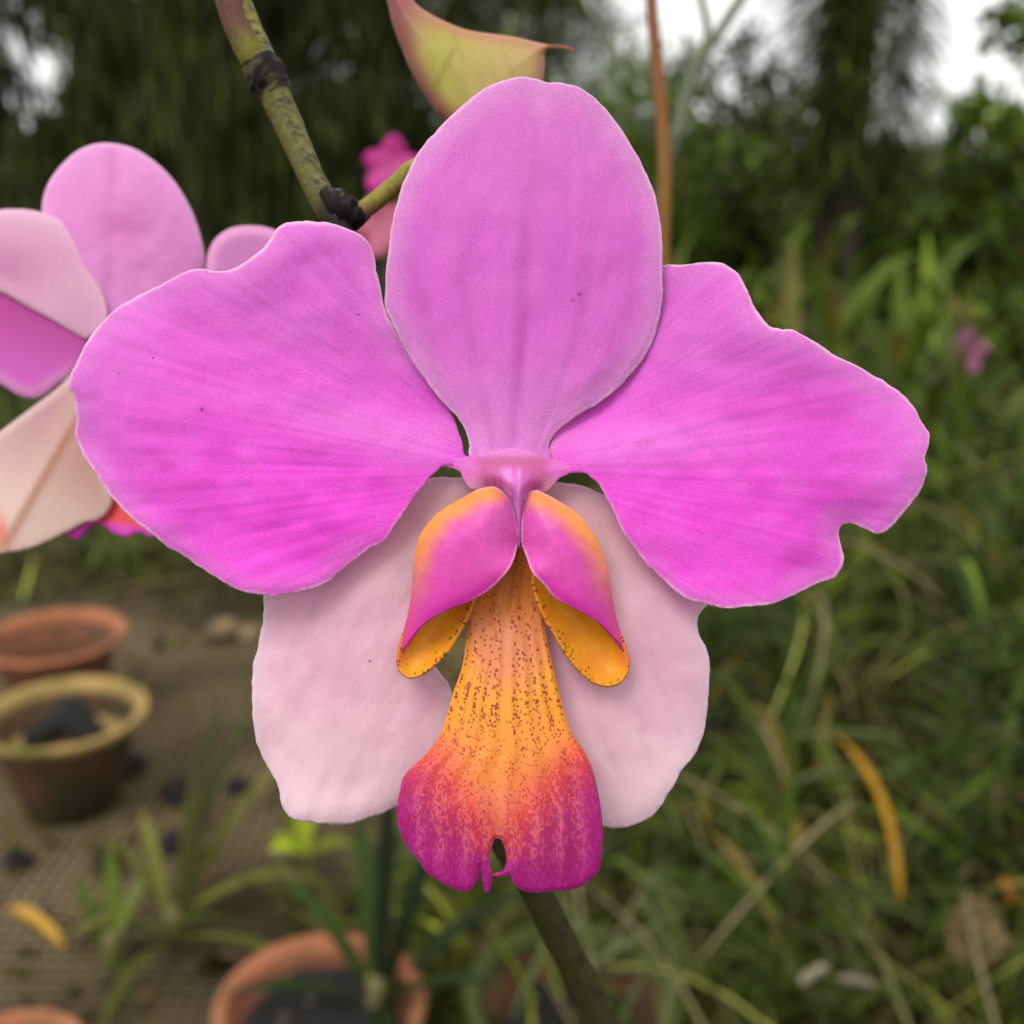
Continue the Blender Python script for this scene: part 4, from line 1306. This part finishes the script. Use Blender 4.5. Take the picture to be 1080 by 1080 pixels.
for i, (px, D, lab, spec) in enumerate((
        (985, 2.5, 'broad strap leaved plant arching up at the right, left of the dull pink blossom', [(120, 62, .75, .055, .2), (60, 66, .8, .05, .25), (20, 58, .75, .05, .35), (160, 50, .7, .05, .4), (90, 75, .7, .05, .1), (200, 45, .6, .045, .4), (330, 50, .65, .05, .4), (260, 55, .5, .045, .3), (40, 40, .7, .05, .3)]),
        (1085, 1.9, 'broad strap leaved plant rising along the right edge', [(140, 68, .62, .045, .15), (100, 74, .6, .042, .1), (170, 55, .6, .045, .3), (200, 50, .5, .04, .3), (60, 60, .6, .045, .2), (250, 50, .45, .04, .4)]),
        (850, 3.1, 'broad strap leaved plant beyond the notch of the right petal, farther off', [(110, 60, .8, .06, .25), (50, 55, .85, .06, .3), (10, 48, .8, .055, .4), (170, 50, .75, .055, .4), (80, 72, .7, .055, .1), (230, 40, .6, .05, .4), (300, 45, .6, .05, .4)]),
        (1010, 3.4, 'broad strap leaved plant behind the pair of nearer ones at the right', [(70, 62, .8, .06, .25), (130, 58, .85, .06, .3), (20, 50, .8, .055, .4), (190, 45, .75, .055, .4), (95, 76, .7, .055, .1)]))):
    b = gp0(px, D)
    strap_plant('strap_leaf_plant', b, spec, lab, 'plant', (72, 92, 36), (104, 126, 58), group='broad strap leaved plants', seed=650 + i, third=(150, 140, 70), p3=.1)

# weeds and grass between them: one mass
def grass(n, region, Lr, Wr, ca, cb, seed, third=None, p3=0.0):
    rg = np.random.default_rng(seed)
    P = []
    while sum(len(p) for p in P) < n:
        c = region(rg, n)
        P.append(c)
    P = np.vstack(P)[:n]
    B = np.column_stack([P, np.zeros(n)])
    return blades(B, rg.uniform(0, 6.28, n), np.radians(rg.uniform(10, 80, n)), rg.uniform(*Lr, n), rg.uniform(*Wr, n), rg.uniform(.05, .7, n), leafcols(n, ca, cb, rg, third, p3), seg=5, curl=rg.normal(0, .15, n))


def reg_near(rg, n):
    y = 0.75 + 2.6 * rg.random(n); x = rg.uniform(-0.35, 1.0, n) * (0.62 * y + .2)
    clump = vnoise(x * 9, y * 9, 5)
    k = ((x > -0.03 + 0.06 * y) | ((y < 1.08) & (x > -0.16))) & (clump > .32) & (np.hypot(x - c3[0], y - c3[1]) > .095) & (np.hypot(x - c4[0], y - c4[1]) > .06)
    return np.column_stack([x, y])[k]


def reg_front(rg, n):
    x = rg.uniform(-.16, .22, n); y = rg.uniform(.74, 1.05, n)
    k = (np.hypot(x - c3[0], y - c3[1]) > .09) & (vnoise(x * 14, y * 14, 8) > .3)
    return np.column_stack([x, y])[k]


def reg_strip(rg, n):
    return np.column_stack([rg.uniform(-1.4, .1, n), rg.uniform(1.9, 2.25, n)])


def reg_cloth(rg, n):
    x = rg.uniform(-.6, .0, n); y = rg.uniform(.8, 1.7, n)
    return np.column_stack([x, y])[vnoise(x * 11, y * 11, 3) > .62]


def reg_far(rg, n):
    y = 2.05 + 5.5 * rg.random(n) ** 1.2; x = rg.uniform(-1, 1, n) * (0.75 * y + .3)
    return np.column_stack([x, y])


parts = [grass(3000, reg_near, (.08, .24), (.003, .008), (70, 86, 36), (116, 128, 62), 701, (150, 136, 84), .12),
         grass(1100, reg_front, (.07, .2), (.003, .007), (74, 86, 36), (124, 132, 70), 703, (140, 128, 84), .15),
         grass(900, reg_strip, (.05, .16), (.004, .008), (60, 72, 34), (92, 100, 52), 704, (120, 104, 70), .2),
         grass(260, reg_cloth, (.03, .10), (.003, .006), (66, 70, 34), (104, 104, 56), 706, (120, 100, 66), .5),
         grass(5200, reg_far, (.12, .34), (.006, .016), (58, 76, 34), (98, 114, 50), 702, (130, 110, 66), .06)]
V, q, c = join(parts)
tag(build('grass', V, q, M_LEAF, colors=c), 'tangle of green weeds and grass under and between the orchid plants', 'grass', kind='stuff')

rg = np.random.default_rng(711)
n = 620
y = rg.uniform(.78, 2.6, n); x = rg.uniform(0.0, 1.0, n) * (0.62 * y + .1) + .02
k = x > .05 + .06 * y
x, y = x[k | (y < 1.05)], y[k | (y < 1.05)]; n = len(x)
V, q, c = blades(np.column_stack([x, y, rg.uniform(.05, .42, n) * np.minimum(1, y / 1.4)]), rg.uniform(0, 6.28, n), np.radians(rg.uniform(-20, 60, n)), rg.uniform(.10, .34, n), rg.uniform(.0018, .0042, n), rg.uniform(.2, 1.2, n),
                 leafcols(n, (120, 130, 84), (160, 164, 124), rg, (170, 156, 116), .35), seg=8, curl=rg.normal(0, .5, n))
tag(build('dry_strands', V, q, M_LEAF, colors=c), 'pale dry stems and air roots tangled through the orchid bed', 'dry stems', kind='stuff')

# litter of low leaves and moss at their feet
rg = np.random.default_rng(705)
P = np.vstack([reg_near(rg, 4000) for _ in range(4)])[:6000]
Pc = np.column_stack([rg.uniform(-1.0, .05, 900), rg.uniform(.7, 2.2, 900)])
Pc = Pc[vnoise(Pc[:, 0] * 7, Pc[:, 1] * 7, 12) > .55]
P3 = np.column_stack([P, rg.uniform(.002, .05, len(P))])
P3 = np.vstack([P3, np.column_stack([Pc, rg.uniform(.016, .026, len(Pc))])])
V, q, c = leafcloud(P3, rg.uniform(.02, .06, len(P3)), rg.uniform(.006, .018, len(P3)), leafcols(len(P3), (52, 56, 26), (86, 92, 40), rg, (120, 96, 62), .25), rg)
tag(build('leaf_litter', V, q, M_LEAF, colors=c), 'low weeds and dead leaves matted on the soil of the orchid bed', 'leaf litter', kind='stuff')

# pale roots and dead strings hanging over the front of the bed
rg = np.random.default_rng(709)
for i in range(12):
    x0 = rg.uniform(560, 780); y0 = rg.uniform(860, 960); d = rg.uniform(.85, 1.1)
    a = at(x0, y0, d)
    b_ = a + [rg.uniform(-.03, .06), rg.uniform(-.05, .05), -rg.uniform(.12, .3)]
    b_[2] = max(b_[2], 0.0)
    m1 = a + (b_ - a) * .35 + [rg.normal(0, .015), 0, .02]
    m2 = a + (b_ - a) * .7 + [rg.normal(0, .015), 0, 0.01]
    o = tube('hanging_root', [a, m1, m2, b_], [.0022, .0026, .0026, .002], M_STEM, None, tuple(b_), cf=lin((92, 102, 62)) * rg.uniform(.6, 1.1), seg=6, sub=5)
    tag(o, 'pale green string of aerial root hanging below the spotted lip', 'root', 'hanging roots below the lip')
lp = [at(650 + 0, 905, .95), at(700, 950, .95), at(722, 1010, .95), at(716, 1080, .96), at(700, 1150, .98)]
tag(tube('hanging_root', lp, [.003, .0034, .0034, .003, .002], M_STEM, None, tuple(lp[-1]), cf=lin((80, 92, 40)), seg=8), 'thick arching root curving down right of the moss rimmed pot', 'root', 'hanging roots below the lip')
lp = [at(812, 855, 1.15), at(818, 800, 1.15), at(850, 775, 1.16), at(930, 775, 1.18), at(955, 800, 1.18), at(930, 815, 1.17), at(850, 820, 1.15), at(822, 870, 1.14), at(800, 930, 1.12)]
tag(tube('hanging_root', lp, [.0022] * 9, M_STEM, None, tuple(lp[-1]), cf=lin((96, 108, 62)), seg=8), 'pale looping root beside the long yellow leaf', 'root', 'looping roots')

# ================================================================== tall thin things close behind the bloom
st = [(682, -200, .262), (686, -20, .258), (693, 70, .256), (700, 150, .254), (700, 240, .252), (690, 420, .255), (640, 650, .26), (590, 850, .27), (575, 955, .29), (601, 1012, .32), (636, 1080, .36), (720, 1240, .5)]
tag(tube('dry_stalk', [at(*p) for p in st], [.0014] * 2 + [.0015, .0016, .0016] + [.0015] * 7, M_STEM, None, tuple(at(*st[-1])), cf=lambda t, a: mixc(pig((116, 70, 46)), pig((112, 78, 30)), sstep(0.1, 0.35, t))),
    'thin orange brown dry stalk standing upright right of the upright sepal', 'stalk')
e = empty('twig', at(716, 135, .5), 'thin forked grey green twig against the white sky, top centre', 'twig')
tube('branch', [at(*p) for p in ((712, 150, .5), (730, 78, .5), (752, 44, .5), (800, -30, .5), (860, -120, .5))], [.003, .003, .0026, .0022, .002], M_STEM, e, cf=lin((96, 100, 78)))
tube('side_branch', [at(*p) for p in ((740, 62, .5), (746, 30, .5), (738, -10, .5), (730, -90, .5))], [.002, .002, .0018, .0016], M_STEM, e, cf=lin((104, 106, 84)))
tube('branch_base', [at(*p) for p in ((712, 150, .5), (690, 240, .52), (660, 400, .6))], [.003, .0032, .0034], M_STEM, e, cf=lin((80, 84, 60)))


# ================================================================== trees and shrubs
def gp(px, D, z=0.0):
    """ground point straight below photo column px, D metres away"""
    return np.array([(px - 540) / 540 * HALF * D * math.cos(R(PITCH)), D, z])


def clumps(c, r, m, n, cr, rg):
    """n leaves about each of m clump centres spread through the crown"""
    K = ellipsoid(m, c, r, rg)
    P = np.repeat(K, n, 0) + rg.normal(size=(m * n, 3)) * cr * rg.uniform(.6, 1.3, (m, 1)).repeat(n, 0)
    return P, np.repeat(np.arange(m), n)


def tree(name, label, base, H, crowns, leaf, cols, seed, hang=0.0, trunk_r=.05, stems=1, group=None, cat='tree', gap=None, ncl=60, per=60, cr=.14, bare=None):
    rg = np.random.default_rng(seed)
    e = empty(name, base, label, cat, group)
    base = np.asarray(base, float)
    for s in range(stems):
        o = np.array([rg.normal(0, .12), rg.normal(0, .1), 0]) * (stems > 1)
        le = np.array([rg.normal(0, .05), rg.normal(0, .05), 0]) * H
        tube('trunk', [base + o + [0, 0, -.05], base + o + le * .3 + [0, 0, H * .3], base + o + le * .7 + [0, 0, H * .65], base + o + le + [0, 0, H * .95]], [trunk_r, trunk_r * .85, trunk_r * .6, trunk_r * .2], M_BARK, e, seg=10, sub=4)
    # limbs into the crown
    for (c, r) in crowns:
        cc = base + np.asarray(c)
        for k in range(4):
            tip = ellipsoid(1, cc, np.asarray(r) * .8, rg)[0]
            st_ = base + [0, 0, max(.05, min(tip[2] - .2, H * .8) * rg.uniform(.5, .9))]
            tube('limb', [st_, (st_ + tip) / 2 + [0, 0, .06], tip], [trunk_r * .4, trunk_r * .28, trunk_r * .08], M_BARK, e, seg=6, sub=3)
    parts = []
    for (c, r) in crowns:
        P, k = clumps(base + np.asarray(c), r, ncl, per, cr, rg)
        if gap is not None:
            keep = np.ones(len(P), bool)
            for gc, gr in gap: keep &= np.linalg.norm((P - (base + np.asarray(gc))) / np.asarray(gr), axis=1) > 1
            P = P[keep]; k = k[keep]
        keep = P[:, 2] > 0.03
        P = P[keep]; k = k[keep]
        tone = rg.uniform(.6, 1.35, k.max() + 1)[k][:, None]
        col = np.clip(leafcols(len(P), *cols, rg) * tone, .003, .6)
        parts.append(leafcloud(P, rg.uniform(.7, 1.3, len(P)) * leaf[0], rg.uniform(.7, 1.3, len(P)) * leaf[1], col, rg, hang))
    V, q, c = join(parts)
    build('crown', V, q, M_TREELEAF, e, colors=c)
    return e


DK = ((54, 60, 38), (88, 98, 60)); MD = ((60, 76, 36), (96, 116, 58)); LG = ((84, 112, 40), (128, 150, 60)); OL = ((66, 76, 44), (100, 110, 64))
# drooping dark trees filling the upper left
tree('drooping_tree', 'dark drooping tree at the far left edge with pale sky showing through its gap', gp(-30, 5.4), 4.2, [((0, 0, 1.9), (.62, .5, 1.8))], (.22, .022), DK, 801, .75, .05, 3, ncl=110, per=40, cr=.12, group='dark drooping trees', gap=[((.40, 0, 1.27), (.20, 2, .24)), ((.2, 0, .98), (.10, 2, .14))])
tree('drooping_tree', 'dark drooping tree with upright trunks behind the stem joint', gp(225, 5.6), 4.4, [((0, 0, 2.0), (.85, .6, 1.9))], (.24, .022), DK, 802, .8, .05, 4, ncl=190, per=48, cr=.13, group='dark drooping trees', gap=[((-.80, 0, 1.27), (.24, 2, .25)), ((.3, 0, 1.05), (.05, 2, .06))])
tree('drooping_tree', 'olive green drooping tree behind the flower bud', gp(420, 6.4), 4.2, [((0, 0, 1.9), (.95, .6, 1.8))], (.22, .024), OL, 803, .6, .05, 3, ncl=150, per=40, cr=.13, group='dark drooping trees')
tree('drooping_tree', 'dull drooping tree behind the paler left bloom, between two darker ones', gp(95, 7.2), 2.2, [((0, 0, .58), (.7, .5, .56))], (.2, .024), OL, 804, .5, .04, 2, ncl=80, per=40, cr=.12, group='dark drooping trees')
tree('drooping_tree', 'very dark drooping tree farthest back behind the two stem joints', gp(270, 9.5), 4.6, [((0, 0, 2.0), (1.7, .6, 2.0))], (.26, .04), DK, 809, .5, .06, 3, ncl=260, per=44, cr=.16, group='dark drooping trees')
tree('feathery_tree', 'mid green feathery conifer just right of the bud', gp(580, 6.6), 2.4, [((0, 0, .9), (.55, .5, 1.1))], (.10, .012), MD, 805, .1, .04, 1, ncl=150, per=60, cr=.09, group='feathery conifers')
tree('feathery_tree', 'short bright green feathery conifer under the white sky at top centre', gp(655, 6.0), 1.6, [((0, 0, .72), (.42, .4, .68))], (.09, .012), ((84, 108, 50), (122, 146, 72)), 806, 0, .03, 1, ncl=120, per=60, cr=.08, group='feathery conifers')
tree('feathery_tree', 'tall dark feathery conifer behind the upright sepal', gp(505, 8.2), 4.0, [((0, 0, 1.7), (1.0, .7, 1.7))], (.13, .016), OL, 807, .2, .05, 1, ncl=170, per=60, cr=.14, group='feathery conifers')
# right of the bloom
tree('round_tree', 'dark rounded tree left of the palm', gp(765, 8.0), 1.9, [((0, 0, .95), (.55, .5, .75))], (.08, .05), DK, 811, 0, .04, 1, ncl=90, per=34, cr=.10, group='dark bushes')
tree('round_tree', 'broad dark bush low behind the grass, below the rounded tree', gp(730, 6.6), 1.0, [((0, 0, .5), (.75, .5, .5))], (.08, .045), MD, 812, 0, .03, 1, ncl=110, per=40, cr=.10, group='dark bushes')
tree('round_tree', 'dark bush low at the foot of the palm', gp(860, 7.2), .9, [((0, 0, .45), (.8, .5, .45))], (.09, .05), DK, 813, 0, .03, 1, ncl=80, per=32, cr=.10, group='dark bushes')
tree('round_tree', 'mid green bush right of the palm', gp(1000, 6.6), .95, [((0, 0, .48), (.7, .5, .44))], (.09, .05), MD, 814, 0, .03, 1, ncl=110, per=40, cr=.10, group='dark bushes')
tree('leafy_tree', 'leafy tree with light green sprays reaching in at the top right corner', gp(1120, 5.2), 3.2, [((-.34, 0, 1.02), (.16, .3, .12)), ((-.22, 0, 1.42), (.16, .3, .12)), ((-.16, .1, .78), (.3, .4, .14))], (.075, .04), LG, 815, 0.1, .05, 1, ncl=14, per=26, cr=.06)
tree('leafy_tree', 'dark leafy tree at the right edge behind the light green sprays', gp(1090, 8.4), 2.4, [((0, 0, .75), (.75, .5, .5))], (.09, .055), DK, 816, 0, .05, 1, ncl=46, per=24, cr=.10)

# palm with hanging fronds
def palm(base, H, label, seed=820):
    rg = np.random.default_rng(seed)
    e = empty('palm_tree', base, label, 'palm tree')
    base = np.asarray(base, float)
    tube('trunk', [base + [0, 0, -.05], base + [.02, 0, H * .5], base + [0, 0, H]], [.11, .09, .08], M_BARK, e, seg=14, sub=6)
    for i in range(27):
        a = rg.uniform(0, 6.28) if i > 5 else (i * 1.05)
        out = rg.uniform(.04, .24); L = rg.uniform(1.2, 1.75)
        dirx = np.array([math.cos(a), math.sin(a), 0])
        t = np.linspace(0, 1, 22)
        top = base + [0, 0, H]
        C = top + dirx * (out * np.sin(np.minimum(t * 2.2, 1.57)))[:, None] * 1.3 + np.array([0, 0, 1.0]) * (.22 * np.sin(np.minimum(t * 3.2, 3.14)) - L * t ** 1.25)[:, None]
        C[:, 2] = np.maximum(C[:, 2], .25)
        sidev = np.cross(dirx, [0, 0, 1.0])
        P0 = []; D = []; 
        for k in range(2, 22):
            for s in (-1, 1):
                for j in range(3):
                    u = k + j / 3 - .33; b_ = C[min(int(u), 20)] * (1 - u % 1) + C[min(int(u) + 1, 21)] * (u % 1)
                    P0.append(b_); D.append(sidev * s * rg.uniform(.8, 1.0) + np.array([0, 0, -1.0]) * rg.uniform(-.05, .3) + dirx * rg.uniform(0, .3))
        P0 = np.array(P0); D = np.array(D); D /= np.linalg.norm(D, axis=1)[:, None]
        az = np.arctan2(D[:, 1], D[:, 0]); el = np.arcsin(D[:, 2])
        n = len(P0)
        V, q, c = blades(P0, az, el, rg.uniform(.16, .40, n), np.full(n, .012), rg.uniform(.2, .6, n), leafcols(n, (58, 72, 38), (88, 104, 56), rg, (96, 92, 54), .08), seg=4)
        fr = build('frond', V, q, M_TREELEAF, e, colors=c)
        tube('midrib', C[::3], np.linspace(.012, .004, len(C[::3])), M_STEM, fr, cf=lin((70, 76, 38)), seg=6, sub=2)
    return e


palm(gp(886, 5.0), 2.35, 'dark palm with fronds hanging straight down its trunk against the white sky')
small_bloom(1018, 372, 2.3, .05, (150, 90, 120), 'dull pinkish blossom blurred in the leaves at the right edge', 'blurred pink blossoms')

# far belt of woodland all round the clearing
rg = np.random.default_rng(830)
P = []
for i in range(260):
    a = rg.uniform(-1.15, 1.15); D = rg.uniform(26, 60)
    gapf = 1.0 if a < .05 else .55
    h = rg.uniform(1.2, 3.2) * gapf * D / 40
    P.append(ellipsoid(90, (math.sin(a) * D, math.cos(a) * D, h * .55), (rg.uniform(1.2, 3), 1.5, h * .6), rg))
P = np.vstack(P); P = P[P[:, 2] > 0]
V, q, c = leafcloud(P, rg.uniform(.4, .9, len(P)), rg.uniform(.2, .45, len(P)), leafcols(len(P), (36, 46, 28), (70, 84, 46), rg), rg)
tag(build('far_wood', V, q, M_TREELEAF, colors=c), 'dark far belt of woodland behind the garden', 'wood', kind='stuff')
